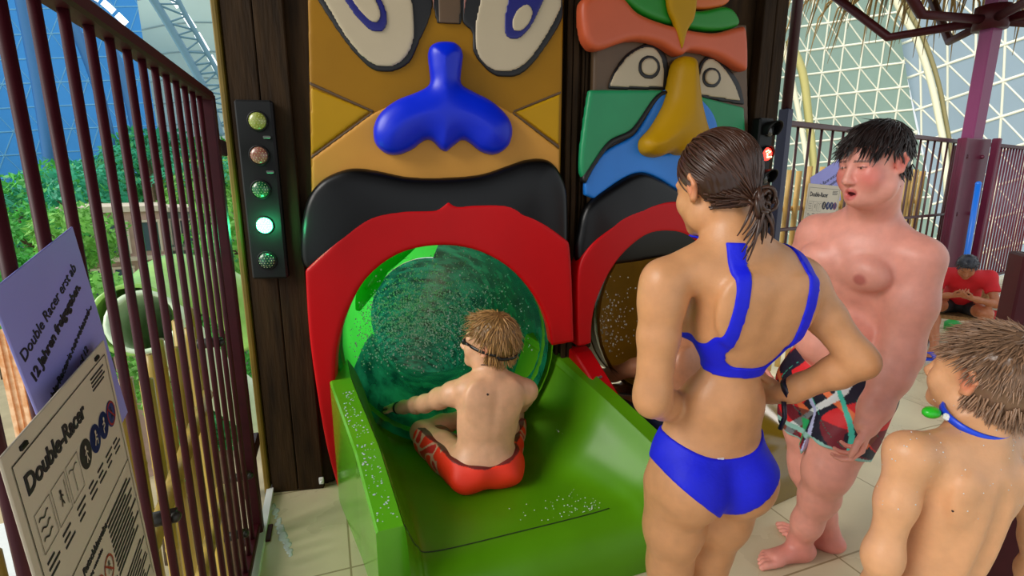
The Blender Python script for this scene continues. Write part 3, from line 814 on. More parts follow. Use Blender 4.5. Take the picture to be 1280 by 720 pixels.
# bamboo screen and handrail pipes outside the fence
def bamboo_pole(p0, p1, r, parent, name='pole', open_top=True, n=8):
    b = MB(); p0, p1 = np.asarray(p0, float), np.asarray(p1, float); L_ = np.linalg.norm(p1 - p0); t = nrm(p1 - p0)
    pts = [p0]; rs = [r]; k = 0
    x = random.uniform(.1, .3)
    while x < L_ - .05:
        for dx, rr in ((-.012, r), (0, r * 1.09), (.012, r)): pts.append(p0 + t * (x + dx)); rs.append(rr)
        x += random.uniform(.26, .36)
    pts.append(p1); rs.append(r)
    if open_top:
        pts += [p1, p1 - t * .05]; rs += [r * .78, r * .74]
    b.tube(pts, rs, n); return b.build(name, bamboo, parent)
bs = empty('bamboo_screen', fence_pt(1.4, 0, .28), 'row of upright bamboo poles outside the left fence', 'bamboo screen')
for k in range(17):
    y = .62 + k * .118
    p = fence_pt(y, 0, .28 + random.uniform(-.02, .02)); top = .80 + .05 * (y - 1.4) + random.uniform(-.05, .05)
    bamboo_pole(p + V(0, 0, -1.6), p + V(random.uniform(-.01, .01), 0, top), .022, bs)
bp = empty('bamboo_handrail', fence_pt(1.2, .3, .12), 'yellow bamboo handrail clamped outside the left fence', 'handrail')
for (y0, z0, y1, z1) in ((.5, .36, 2.05, .62), (.9, -.1, 2.1, .15)):
    bamboo_pole(fence_pt(y0, z0, .15), fence_pt(y1, z1, .15), .026, bp, 'rail', False)
for (u, v) in ((212, 647), (272, 428), (309, 595), (303, 668)):
    # clamp on the fence plane where the rail passes
    d = ray(u, v); t = (-.414 - 0) / (d[0] + .351 * d[1]); q = V(0, 0, CZ) + d * t
    b = MB(); q2 = q + np.array([-.943, -.331, 0]) * .06
    b.tube([q + V(.01, .01, 0), q2], .017, 10); b.ball(q + np.array([.943, .331, 0]) * .01, .014, nu=8, nv=6); b.build('clamp', mat('clamp_dark', srgb(50, 48, 42), .4, metal=.5), bp)

# ---------------------------------------------------------------- signs
ink = mat('sign_ink', srgb(22, 20, 30), .6); redink = mat('sign_red', srgb(150, 16, 30), .5); blueink = mat('sign_blue', srgb(14, 40, 110), .5); greyink = mat('sign_grey', srgb(110, 100, 86), .6)
paper = mat('sign_lilac', srgb(150, 150, 226), .5, noise=.12, nscale=4); board_m = mat('sign_beige', srgb(206, 194, 172), .5, noise=.06)
class SignFrame:
    """a sign's own axes: x to the reader's right, y up, n to the reader"""
    def __init__(s, tl_, tr_, down):
        s.o = np.asarray(tl_, float); s.x = nrm(np.asarray(tr_) - s.o); d = np.asarray(down, float) - np.asarray(tr_); d = d - s.x * (d @ s.x); s.y = -nrm(d); s.n = np.cross(s.x, s.y); s.w = np.linalg.norm(np.asarray(tr_) - s.o)
    def p(s, x, y, o=0): return s.o + s.x * x + s.y * y + s.n * o
    def M(s, x, y, o=0):
        m = Matrix.Identity(4)
        for i in range(3): m[i][0], m[i][1], m[i][2], m[i][3] = s.x[i], s.y[i], s.n[i], s.p(x, y, o)[i]
        return m
    def R(s): return np.stack([s.x, s.y, s.n], 1)
def fence_ray(u, v, off):
    """where the line of sight meets a plane parallel to the fence, off metres on the walkway side"""
    d = ray(u, v); n = np.array([.943, .331, 0]); q = fence_pt(0, 0) + n * off; c = V(0, 0, CZ)
    t = ((q - c) @ n) / (d @ n); return c + d * t
def sign_board(sf, w, h, m, parent, th=.003):
    b = MB(); b.box(sf.p(w / 2, -h / 2, -th / 2), (w, h, th), sf.R(), bev=.001); return b.build('board', m, parent)
def bar_(b, sf, x, y, w, h, o=.0006): b.box(sf.p(x + w / 2, y - h / 2, o), (w, h, .0006), sf.R())
def ringm(b, sf, x, y, r, t, o=.0008, n=28):
    vs = []; fs = []
    for k in range(n):
        a = 2 * math.pi * k / n
        vs += [sf.p(x + r * math.cos(a), y + r * math.sin(a), o), sf.p(x + (r - t) * math.cos(a), y + (r - t) * math.sin(a), o)]
    for k in range(n): j = (k + 1) % n; fs.append((2 * k, 2 * j, 2 * j + 1, 2 * k + 1))
    b.add(vs, fs, sm=False)
def discm(b, sf, x, y, r, o=.0007, n=24): b.add([sf.p(x + r * math.cos(2 * math.pi * k / n), y + r * math.sin(2 * math.pi * k / n), o) for k in range(n)], [tuple(range(n))], sm=False)
def line_(b, sf, x0, y0, x1, y1, t, o=.0009):
    d = nrm(np.array([x1 - x0, y1 - y0])); nx, ny = -d[1] * t / 2, d[0] * t / 2
    b.add([sf.p(x0 + nx, y0 + ny, o), sf.p(x0 - nx, y0 - ny, o), sf.p(x1 - nx, y1 - ny, o), sf.p(x1 + nx, y1 + ny, o)], [(0, 1, 2, 3)], sm=False)
def stick_man(b, sf, x, y, s, kind, o=.001):
    L_ = lambda *a: line_(b, sf, x + a[0] * s, y + a[1] * s, x + a[2] * s, y + a[3] * s, .13 * s, o)
    discm(b, sf, x + (.1 if kind else 0) * s, y + .55 * s, .16 * s, o)
    if kind == 0: L_(0, .4, 0, -.1); L_(0, .3, -.3, .05); L_(0, .3, .3, .05); L_(0, -.1, -.22, -.6); L_(0, -.1, .22, -.6)
    if kind == 1: L_(.05, .4, -.1, 0); L_(-.1, 0, .3, -.1); L_(.3, -.1, .15, -.5); L_(0, .3, .35, .2); L_(-.1, 0, -.4, -.35)
    if kind == 2: L_(0, .4, .15, 0); L_(.15, 0, -.3, -.1); L_(-.3, -.1, -.3, -.5); L_(.05, .3, -.35, .25)
# lilac paper sign
A0, A1, A2 = fence_ray(-12, 365, .012), fence_ray(91, 283, .012), fence_ray(126, 425, .012)
def back_along(p, vp, ut):
    d = nrm(ray(*vp)); lo, hi = 0, .9
    for _ in range(40):
        m = (lo + hi) / 2; q = p - d * m - V(0, 0, CZ); fw = q[1] * CP - q[2] * SP
        u = 640 + F * q[0] / fw if fw > .02 else -9999
        if u > ut: lo = m
        else: hi = m
    return p - d * lo
sf = SignFrame(A0, A1, A2); w0 = sf.w; x_r = w0
h0 = .36
sg = empty('paper_sign', sf.p(w0 / 2, -h0), 'lilac blue paper sign with two lines of age notice on the left fence', 'sign')
wS = w0
sign_board(sf, wS, h0, paper, sg)
lines = [('Double Racer erst ab', -.098, .0345, .0), ('12 Jahren freigegeben.', -.136, .0325, .0006), ('Double Racer is not released', -.196, .0255, 0), ('until the age of 12', -.236, .0255, 0)]
objs = []
kS = wS / .345
for (t_, y_, sz, bo), rot_ in zip(lines, (13, 15, 16, 15)): objs.append(text('lettering', t_, sz * kS, sf.M(wS * .46, y_ * (.5 + .5 * kS), .0005) @ Matrix.Rotation(rad(rot_), 4, 'Z'), ink, sg, align='CENTER', bold=bo, space=.98))
b = MB(); pts = []
for k in range(90):
    x = .02 + (wS - .04) * k / 89; pts.append(sf.p(x, -.160 + (x - wS * .46) * math.tan(rad(15.5)) + .0022 * math.sin(k * 1.35), .001))
b.tube(pts, .0009, 4); b.build('wavy_line', ink, sg)
# beige rules board
B0, B1, B2 = fence_ray(0, 577, .03), fence_ray(130, 425, .03), fence_ray(183, 600, .03)
B0 = back_along(B1, (345, 180), 0)
def rules_board(sf, W, H, parent, full=True):
    sign_board(sf, W, H, board_m, parent)
    k = W / .36
    o = []
    o.append(text('t', 'Double-Racer', .034 * k, sf.M(.028 * k, -.066 * k, .0006), ink, parent, bold=.0008 * k))
    b = MB()
    for (x0, y0, x1, y1) in ((.014, -.02, W / k - .014, -.02), (.014, -.02, .014, -(H / k - .02)), (W / k - .014, -.02, W / k - .014, -(H / k - .02)), (.014, -.215, W / k - .014, -.215)):
        line_(b, sf, x0 * k, y0 * k, x1 * k, y1 * k, .0016 * k)
    for i in range(3):                                     # pictogram cells
        x0 = (.028 + i * .048) * k; y0 = -.092 * k; s = .042 * k
        for (p, q) in (((0, 0), (1, 0)), ((1, 0), (1, -1.25)), ((1, -1.25), (0, -1.25)), ((0, -1.25), (0, 0))): line_(b, sf, x0 + p[0] * s, y0 + p[1] * s, x0 + q[0] * s, y0 + q[1] * s, .0009 * k)
    for j in range(3):
        for q in range(8):
            x = (.034 + q * .0032) * k; line_(b, sf, x, (-.105 - j * .013 + .0022 * math.sin(q * 1.1)) * k, x + .0034 * k, (-.105 - j * .013 + .0022 * math.sin((q + 1) * 1.1)) * k, .0022 * k)
    stick_man(b, sf, .097 * k, -.117 * k, .017 * k, 0); line_(b, sf, .112 * k, -.1 * k, .112 * k, -.135 * k, .0012 * k)
    for q in range(8):
        x = (.13 + q * .0036) * k; line_(b, sf, x, (-.104 + .002 * math.sin(q * 1.2)) * k, x + .0038 * k, (-.104 + .002 * math.sin((q + 1) * 1.2)) * k, .0016 * k)
    line_(b, sf, .143 * k, -.104 * k, .143 * k, -.138 * k, .0012 * k)
    discm(b, sf, .193 * k, -.112 * k, .0215 * k)
    for r_, (x0, n_) in enumerate(((.028, 6), (.076, 6), (.128, 5), (.176, 6), (.216, 6), (.257, 6), (.298, 6))):
        for q in range(3): bar_(b, sf, x0 * k, (-.156 - q * .009) * k, (.02 + .012 * ((r_ * 7 + q * 5) % 3) / 2) * k, .003 * k)
    for q in range(4): bar_(b, sf, .268 * k, (-.03 - q * .006) * k, (.062 - .008 * (q % 2)) * k, .0025 * k)
    for q in range(12): bar_(b, sf, .206 * k, (-.236 - q * .0088) * k, (.115 + .02 * math.sin(q * 2.3)) * k, .0042 * k)
    for q in range(9): bar_(b, sf, .206 * k, (-.36 - q * .0088) * k, (.115 + .02 * math.sin(q * 1.7)) * k, .0036 * k)
    for q in range(4):
        for j in range(2): bar_(b, sf, (.028 + q * .045) * k, (-.326 - j * .008) * k, (.028 + .006 * (q % 2)) * k, .003 * k)
    bo = b.build('print', ink, parent); o.append(bo)
    o.append(text('t', 'Allgemeine Rutschhinweise', .0165 * k, sf.M(.022 * k, -.242 * k, .0006), ink, parent, bold=.0003 * k))
    o.append(text('t', 'General instructions for using waterslides', .0088 * k, sf.M(.022 * k, -.258 * k, .0006), ink, parent))
    b = MB(); [discm(b, sf, x * k, -.112 * k, .0215 * k) for x in (.236, .277, .316)][:0]
    for x in (.236, .277, .0): 
        if x: discm(b, sf, x * k, -.112 * k, .0205 * k)
    bb2 = b.build('t', blueink, parent); o.append(bb2)
    b = MB()
    for i, x in enumerate((.193, .236, .277)): stick_man(b, sf, x * k, -.113 * k, .019 * k, (0, 1, 2)[i], .0016)
    o.append(b.build('t', board_m, parent))
    b = MB()
    for x, y_ in ((.318, -.112), (.044, -.295), (.089, -.295), (.134, -.295), (.177, -.295)):
        ringm(b, sf, x * k, y_ * k, .020 * k, .0034 * k, .001); line_(b, sf, (x - .013) * k, (y_ + .013) * k, (x + .013) * k, (y_ - .013) * k, .003 * k, .0014)
    o.append(b.build('t', redink, parent))
    b = MB()
    for i, (x, y_) in enumerate(((.318, -.112), (.044, -.295), (.089, -.295), (.134, -.295), (.177, -.295))): stick_man(b, sf, x * k, y_ * k, .016 * k, i % 3, .0012)
    o.append(b.build('t', ink, parent))
    return merge('print', o)
sf2 = SignFrame(B0, B1, B2); w1 = sf2.w
sg2 = empty('rules_sign', sf2.p(w1 / 2, -.46), 'beige slide rules board with pictograms hung below the lilac sign on the left fence', 'sign')
rules_board(sf2, w1, .47, sg2)
for (x, y_) in ((.045, -.012), (w1 - .05, -.012), (.045, -.455), (w1 - .05, -.455)):
    b = MB(); b.box(sf2.p(x, y_, .001), (.016, .006, .004), sf2.R(), bev=.001); b.build('cable_tie', housing, sg2)

# ---------------------------------------------------------------- right fence
R0, R1 = V(2.2, 4.3, 0), V(5.4, 6.4, 0); R2 = V(8.2, 8.15, 0)
fr = empty('safety_fence', (R0 + R1) / 2, 'maroon bar fence at the back of the platform behind the tall boy', 'fence')
rd = nrm(R1 - R0); RR = Matrix.Rotation(math.atan2(rd[1], rd[0]), 3, 'Z'); LR = np.linalg.norm(R1 - R0)
dark_bar = mat('dark_bar', srgb(70, 34, 34), .4)
ZR = 1.94
def rail(p, q, sz, par, nm, mt=maroon):
    b = MB(); d = nrm(q - p); M_ = Matrix.Rotation(math.atan2(d[1], d[0]), 3, 'Z'); b.box((p + q) / 2, (np.linalg.norm(q - p), *sz), M_, bev=.006); return b.build(nm, mt, par)
rail(R0 + V(0, 0, ZR), R1 + V(0, 0, ZR), (.05, .045), fr, 'top_rail', dark_bar); rail(R0 + V(0, 0, 1.08), R1 + V(0, 0, 1.08), (.03, .03), fr, 'middle_rail', dark_bar); rail(R0 + V(0, 0, .1), R1 + V(0, 0, .1), (.04, .04), fr, 'bottom_rail', dark_bar)
nb = int(LR / .19)
for k in range(1, nb):
    p = R0 + rd * (LR * k / nb); b = MB(); b.tube([p + V(0, 0, .1), p + V(0, 0, ZR)], .011, 6); b.build('bar', dark_bar, fr)
for p in (R1,):
    b = MB(); b.box(p + V(0, 0, .95), (.08, .08, 1.9), RR, bev=.006); b.build('post', maroon, fr)
fr2 = empty('safety_fence', (R1 + R2) / 2, 'maroon bar fence running off to the right behind the man in red', 'fence')
rd2 = nrm(R2 - R1); L2 = np.linalg.norm(R2 - R1)
rail(R1 + rd2 * .06 + V(0, 0, ZR), R2 + V(0, 0, ZR), (.05, .045), fr2, 'top_rail'); rail(R1 + rd2 * .06 + V(0, 0, .1), R2 + V(0, 0, .1), (.04, .04), fr2, 'bottom_rail')
for k in range(1, int(L2 / .12)):
    p = R1 + rd2 * (.12 * k); b = MB(); b.tube([p + V(0, 0, .1), p + V(0, 0, ZR)], .0125, 6); b.build('bar', mat('maroon_bar', srgb(110, 40, 60), .4), fr2)
# bamboo screen behind the right fence
outR = nrm(np.array([-rd[1], rd[0], 0]))
bamboo_left = bamboo; bamboo = mat('bamboo_tan_sunlit', srgb(226, 184, 104), .45, noise=.35, nscale=6, stretch=(3, 3, .6))  # brighter tan bamboo, sunlight on these poles put into the colour
bs2 = empty('bamboo_screen', (R0 + R1) / 2 + outR * .3, 'row of yellow bamboo poles behind the back fence', 'bamboo screen')
for k in range(20):
    p = R0 + rd * (.1 + k * .19) + outR * (.3 + random.uniform(-.02, .02)); bamboo_pole(p + V(0, 0, -.4), p + V(0, 0, 1.60 - .0 * k + random.uniform(-.03, .03)), .026 if k < 8 else .034, bs2, n=6)
p, q = R0 + outR * .34 + V(0, 0, 1.22), R1 + outR * .34 + V(0, 0, 1.22); bamboo_pole(p, q, .024, bs2, 'rail', False)
# white ribbed kick plate along the back fence
b = MB(); pts = []; n_ = 300; s0 = LR * .1
for k in range(n_):
    s = s0 + (LR - .2 - s0) * k / (n_ - 1); pts.append(R0 + rd * s + outR * (-.10 + .012 * math.sin(s * 2 * math.pi / .09)))
vs = []; fs = []
for p in pts: vs += [p + V(0, 0, .06), p + V(0, 0, .5), p + outR * .02 + V(0, 0, .5), p + outR * .02 + V(0, 0, .06)]
for k in range(n_ - 1):
    for j in range(4): fs.append((4 * k + j, 4 * k + (j + 1) % 4, 4 * k + 4 + (j + 1) % 4, 4 * k + 4 + j))
b.add(vs, fs); tag(b.build('kick_plate', white), 'white ribbed kick plate along the foot of the back fence', 'kick plate')
b = MB(); p = R0 + rd * (s0 + LR - .2) / 2 - outR * .17 + V(0, 0, .03); b.box(p, (LR - .2 - s0, .1, .06), RR, bev=.01); tag(b.build('trim_7', white), kind='structure')

# wide steel column with plates by the corner, and the parasol that stands on it
cb = P(1196, 352, 6.2); cb[2] = 0
cX = P(1203, 260, 6.1)
colm = empty('thatch_parasol', (cX[0], cX[1], 0), 'purple steel post carrying a palm thatch roof in the back corner', 'parasol')
Rc = Matrix.Rotation(rad(20), 3, 'Z'); cx, cy = cX[0], cX[1]
b = MB(); b.box((cx, cy, .98), (.54, .05, 1.95), Rc, bev=.01); b.box((cx - .21, cy - .12, .98), (.06, .06, 1.95), Rc, bev=.01); b.box((cx + .22, cy - .04, .98), (.05, .08, 1.95), Rc, bev=.01)
for zz in (.4, 1.1, 1.75):
    for xx in (-.13, .15): b.ball((cx + xx * math.cos(rad(20)), cy + xx * math.sin(rad(20)) - .03, zz), .025, nu=8, nv=6)
b.build('base_plate', mat('plate_plum', srgb(92, 18, 50), .4, noise=.25, nscale=6), colm)
top = P(1233, 0, 6.1); b = MB(); b.box((cx + .04, cy + .09, 2.45), (.19, .13, 4.9), Rc, bev=.012); b.build('post', mat('post_purple', srgb(116, 34, 84), .35), colm)
zc = P(1230, 22, 6.1)[2]
b = MB(); b.tube([(cx + .02, cy + .09, zc - .1), (cx + .02, cy + .09, zc + .14)], .16, 16); b.build('collar', maroon, colm)
b = MB()
for k in range(6):
    an = rad(60 * k + 12); d = V(math.cos(an), math.sin(an), 0); c_ = V(cx + .02, cy + .09, 0)
    b.tube([c_ + V(0, 0, zc) + d * .1, c_ + V(0, 0, zc) + d * .95, c_ + V(0, 0, zc + .75) + d * 1.75], .05, 8)
b.build('arm', maroon, colm)
thm = mat('thatch', srgb(176, 148, 92), .8, noise=.6, nscale=9)
b = MB(); rows = []
for k, (r_, z_) in enumerate(((.1, 2.1), (.7, 1.75), (1.35, 1.3), (1.9, .8))):
    rows.append([V(cx + r_ * math.cos(a), cy + r_ * math.sin(a), zc + z_) for a in np.linspace(0, 2 * math.pi, 33)[:-1]])
grid_mesh('thatch_cone', rows, thm, colm, closed=True, thick=.06)
b = MB()
for k in range(360):
    an = random.uniform(0, 2 * math.pi); r0 = random.uniform(1.2, 1.9); z0 = zc + .8 + (1.9 - r0) * .9; Lh = random.uniform(.5, 1.05); d = V(math.cos(an), math.sin(an), 0); sd_ = V(-math.sin(an), math.cos(an), 0) * random.uniform(-.25, .25)
    c_ = V(cx, cy, z0) + d * r0
    b.tube([c_, c_ + (d * .35 + sd_) * Lh + V(0, 0, -.25 * Lh), c_ + (d * .5 + sd_ * 1.5) * Lh + V(0, 0, -.95 * Lh)], [.018, .015, .003], 4)
b.build('thatch_fringe', thm, colm)
# thin blue pole leaning on the column
p0, p1 = P(1223, 230, 5.72), P(1207, 328, 5.6)
p1 = p0 + (p1 - p0) * (p0[2] / max(.1, (p0[2] - p1[2])))
b = MB(); b.tube([p0, p0 + (p1 - p0) * .5, p1 + V(0, 0, .0)], .028, 10); b.ball(p0, .03); tag(b.build('pole', mat('pole_blue', srgb(20, 110, 220), .35)), 'bright blue pole leaning on the purple column behind the man in red', 'pole')
# tall thin dark mast behind the right pillar
m0 = P(991, 60, 3.3); b = MB(); mb_ = V(m0[0], m0[1], 0); b.tube([mb_ + V(0, 0, 1.9), mb_ + V(0, 0, 4.2)], .03, 10); b.build
mast = empty('mast', mb_, 'thin dark post standing by the right pillar at the start of the back fence', 'post')
b.build('post', mat('mast_dark', srgb(58, 22, 30), .4), mast)
b = MB(); b.box(mb_ + V(0, 0, .96), (.06, .06, 1.92), RR, bev=.004); b.build('sleeve', mat('sleeve_blue', srgb(30, 34, 66), .5), mast)

# small copies of the two signs on the back fence
nR = -outR
def back_ray(u, v, off):
    d = ray(u, v); c = V(0, 0, CZ); q = R0 + nR * off; t = ((q - c) @ nR) / (d @ nR); return c + d * t
s3 = SignFrame(back_ray(1011, 229, .03), back_ray(1052, 233, .03), back_ray(1049, 282, .03)); W3 = s3.w
sg3 = empty('rules_sign', s3.p(W3 / 2, -W3 * 1.28), 'small beige slide rules board hung on the back fence beside the tall boy', 'sign')
rules_board(s3, W3, W3 * 1.28, sg3)
s4 = SignFrame(back_ray(1013, 222, .022), back_ray(1049, 199, .022), back_ray(1053, 236, .022)); W4 = s4.w
sg4 = empty('paper_sign', s4.p(W4 / 2, -W4 * .5), 'small tilted lilac paper sign above the rules board on the back fence', 'sign')
sign_board(s4, W4, W4 * .8, paper, sg4)
objs = [text('lettering', t_, sz * W4 / .345, s4.M(W4 / 2, y_ * W4 / .345, .0006), ink, sg4, align='CENTER') for t_, y_, sz, bo in lines[:3]]

# maroon panel post close on the right
npst = empty('steel_post', (1.385, 1.22, 0), 'wide maroon steel post right behind the small boy at the right edge', 'post')
b = MB(); b.box((1.385, 1.22, .66), (.24, .05, 1.32), Matrix.Rotation(rad(-25), 3, 'Z'), bev=.006); b.build('plate', maroon, npst)
b = MB(); b.box((1.275, 1.265, .66), (.03, .09, 1.32), Matrix.Rotation(rad(-25), 3, 'Z'), bev=.005); b.build('flange', maroon, npst)

# ---------------------------------------------------------------- hall shell: glazed lattice on the right, wall tinted blue for shade and pale roof on the left
def patch(c00, c10, c11, c01, bulge):
    c00, c10, c11, c01 = [np.asarray(c, float) for c in (c00, c10, c11, c01)]; n = nrm(np.cross(c10 - c00, c01 - c00))
    mid = (c00 + c11) / 2
    if n @ mid < 0: n = -n
    return lambda u, v: (c00 * (1 - u) * (1 - v) + c10 * u * (1 - v) + c11 * u * v + c01 * (1 - u) * v) + n * bulge * (1 - (2 * u - 1) ** 2 * .5 - (2 * v - 1) ** 2 * .5)
def at(u, v, dist): d = ray(u, v); return V(0, 0, CZ) + nrm(d) * dist
def skin(name, S, m, nu=16, nv=12): return grid_mesh(name, [[S(i / nu, j / nv) for i in range(nu + 1)] for j in range(nv + 1)], m, None)
def lattice(S, nu, nv, r, m, parent, name='lattice', skew=.5, r2=None):
    b = MB()
    def seg(a, c, rr):
        a, c = np.array(a, float), np.array(c, float); t0, t1 = 0.0, 1.0; d = c[0] - a[0]
        for lim, sg in ((0.0, 1), (1.0, -1)):
            fa = sg * (a[0] - lim); fc = sg * (c[0] - lim)
            if fa < 0 and fc < 0: return
            if fa < 0: t0 = max(t0, fa / (fa - fc))
            if fc < 0: t1 = min(t1, fa / (fa - fc))
        if t1 - t0 < .02: return
        p, q = a + (c - a) * t0, a + (c - a) * t1; b.tube([S(*p), S(*((p + q) / 2)), S(*q)], rr, 5, cap=False)
    for j in range(nv + 1):
        for i in range(-nv, nu + nv):
            a = ((i + skew * j) / nu, j / nv); e = ((i + 1 + skew * j) / nu, j / nv); u1 = ((i + skew * (j + 1)) / nu, (j + 1) / nv); u2 = ((i - 1 + skew * (j + 1)) / nu, (j + 1) / nv); u3 = ((i + .5 + skew * (j + 1)) / nu, (j + 1) / nv)
            if not (-.3 <= a[0] <= 1.3): continue
            seg(a, e, r)
            if j < nv:
                seg(a, u1, r * .8); seg(a, u2, r * .6)
                if r2 and 0 <= a[0] <= 1 and u3[0] <= 1.02: 
                    b.tube([S(*a) * 1.03, S(*u3) * 1.03], r2, 4, cap=False)
    return b.build(name, m, parent)
glaz = mat('hall_glazing', srgb(158, 184, 172), .4, transl=.5, noise=.12, nscale=.35); latw = mat('lattice_white', srgb(246, 246, 228), .5)
glazb = mat('hall_glazing_cool', srgb(170, 190, 204), .4, transl=.5, noise=.12, nscale=.35)
S1 = patch(at(940, 420, 26), at(1210, 400, 30), at(1110, -90, 26), at(900, -60, 24), 1.5)
w1_ = skin('wall_north', S1, glaz); tag(w1_, kind='structure'); lattice(S1, 10, 17, .045, latw, w1_, skew=.33, r2=.04)
S2 = patch(at(1190, 470, 31), at(1480, 430, 24), at(1480, -170, 24), at(1100, -30, 27), 1.0)
w2_ = skin('wall_east', S2, glazb); tag(w2_, kind='structure'); lattice(S2, 9, 13, .055, latw, w2_, skew=.25, r2=.045)
def rib(pts, r, name, m, dist, n=6):
    b = MB(); b.tube(cr_open([at(u, v, dist) for u, v in pts], n), r, 6); return tag(b.build(name, m), kind='structure')
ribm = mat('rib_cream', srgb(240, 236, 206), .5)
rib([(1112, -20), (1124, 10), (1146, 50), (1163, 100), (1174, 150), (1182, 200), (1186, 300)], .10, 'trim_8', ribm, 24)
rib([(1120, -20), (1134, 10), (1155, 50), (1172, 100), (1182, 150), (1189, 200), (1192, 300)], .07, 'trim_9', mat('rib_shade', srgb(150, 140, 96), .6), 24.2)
rib([(975, -20), (976, 40), (988, 90), (1000, 150), (1008, 200), (1012, 260)], .09, 'trim_10', ribm, 23)
rib([(985, 50), (1003, 90), (1011, 150), (1016, 200), (1018, 260)], .14, 'trim_11', mat('duct_yellow', srgb(196, 188, 120), .6), 23.3)
# left: curved wall, the blue of its shade put into wall and lattice colours
bluem = mat('hall_wall_blue_shade', srgb(66, 150, 222), .6, transl=.3, noise=.15, nscale=.15); latb = mat('lattice_blue_shade', srgb(130, 200, 238), .6)
S3 = patch(at(-140, 330, 46), at(270, 290, 56), at(235, -130, 56), at(-160, -120, 46), 3)
w3_ = skin('wall_left', S3, bluem); tag(w3_, kind='structure'); lattice(S3, 11, 14, .05, latb, w3_, skew=.4)
for i, pts in enumerate(([(20, -30), (38, 60), (52, 140), (66, 240)], [(60, -30), (100, 50), (125, 120), (146, 210)], [(100, -30), (140, 60), (165, 140), (178, 220)])):
    rib(pts, .3, 'trim_%d' % (12 + i), mat('rib_blue', srgb(70, 130, 190), .6), 45)
# pale roof with a truss arch and strips of skylight
roofm = mat('hall_roof', srgb(200, 224, 216), .6, transl=.45, noise=.08, nscale=.2)
S4 = patch(at(150, -140, 40), at(340, -160, 40), at(330, 270, 60), at(212, 250, 60), 1.5)
w4_ = skin('ceiling', S4, roofm); tag(w4_, kind='structure')
b = MB(); seamm = mat('roof_seam', srgb(150, 176, 186), .6)
for k in range(1, 12): b.tube([S4(u_, k / 12) * .995 for u_ in np.linspace(0, 1, 6)], .06, 4)
b.build('seam', seamm, w4_)
rib([(152, -60), (195, 5), (228, 60), (250, 100), (264, 130), (276, 170)], .22, 'trim_15', mat('truss_grey', srgb(110, 150, 170), .6), 38)
rib([(196, -60), (225, 5), (250, 50), (272, 90), (290, 130)], .14, 'trim_16', mat('truss_grey', None), 38)
b = MB()
for k in range(14):
    t0, t1 = k / 14, (k + 1) / 14
    A_ = cr_open([(152, -60), (195, 5), (228, 60), (250, 100), (264, 130), (276, 170)], 10); B_ = cr_open([(196, -60), (225, 5), (250, 50), (272, 90), (290, 130), (300, 160)], 10)
    a_, c_ = A_[int(t0 * 50)], B_[int(t1 * 48)]; d_ = A_[int(t1 * 50)]
    b.tube([at(*a_, 38), at(*c_, 38)], .06, 4); b.tube([at(*c_, 38), at(*d_, 38)], .05, 4)
tag(b.build('trim_17', mat('truss_grey', None)), kind='structure')
sky_m = mat('skylight', (1, 1, 1, 1), .4, emit=(.95, 1, 1, 1), estr=1.6)
def strip(pts, wpx, name, dist):
    q = cr_open(pts, 5); b = MB(); n = 0
    for k in range(len(q) - 1):
        if k % 5 == 4: continue
        d = nrm(np.array([q[k + 1][1] - q[k][1], -(q[k + 1][0] - q[k][0])]))
        c = [q[k] - d * wpx, q[k] + d * wpx, q[k + 1] + d * wpx, q[k + 1] - d * wpx]
        b.add([at(*x, dist) for x in c] + [at(*x, dist + .15) for x in c], [(0, 1, 2, 3), (7, 6, 5, 4), (0, 4, 5, 1), (1, 5, 6, 2), (2, 6, 7, 3), (3, 7, 4, 0)], sm=False)
    return tag(b.build(name, sky_m), kind='structure')
strip([(210, -10), (228, 14), (246, 42), (262, 70), (276, 96), (290, 125)], 4, 'window_1', 39)
strip([(112, -8), (128, 2), (146, 18), (160, 32)], 4, 'window_2', 39)

# ---------------------------------------------------------------- rain-forest hall far below
ground = mat('park_ground', srgb(200, 186, 150), .9, noise=.4, nscale=.5)
gb = MB(); gb.box((-18, 28, -9.1), (90, 80, .2)); tag(gb.build('ground', ground), kind='structure')
leafA = mat('leaf_dark', srgb(60, 175, 96), .6, noise=.5, nscale=2, transl=.25); leafB = mat('leaf_mid', srgb(96, 205, 90), .6, noise=.5, nscale=2, transl=.25); leafC = mat('leaf_light', srgb(140, 212, 96), .6, noise=.4, nscale=2, transl=.25); leafT = mat('leaf_teal', srgb(60, 185, 140), .6, noise=.4, nscale=2, transl=.25)
barkm = mat('bark', srgb(104, 84, 60), .9, noise=.4)
PLACED = []
def settle(u, v, Y, s, rr):
    """slides a tree back or forth along its line of sight, keeping its apparent size, until its crown is clear of the others"""
    for dY in sorted(np.arange(-14, 15, .5), key=abs):
        y2 = Y + dY
        if y2 < 9.5 or y2 > 38: continue
        k = y2 / Y; c = P(u, v, y2)
        if c[2] - s * k * .9 < -8.9 and v < 500 and k > 1.4: continue
        if all(np.hypot(c[0] - q[0], c[1] - q[1]) > (s * k * rr + q2) or abs(c[2] - q[2]) > (s * k * rr + q2) for q, q2 in PLACED):
            PLACED.append((c, s * k * rr)); return c, s * k
    c = P(u, v, Y); PLACED.append((c, s * rr)); return c, s
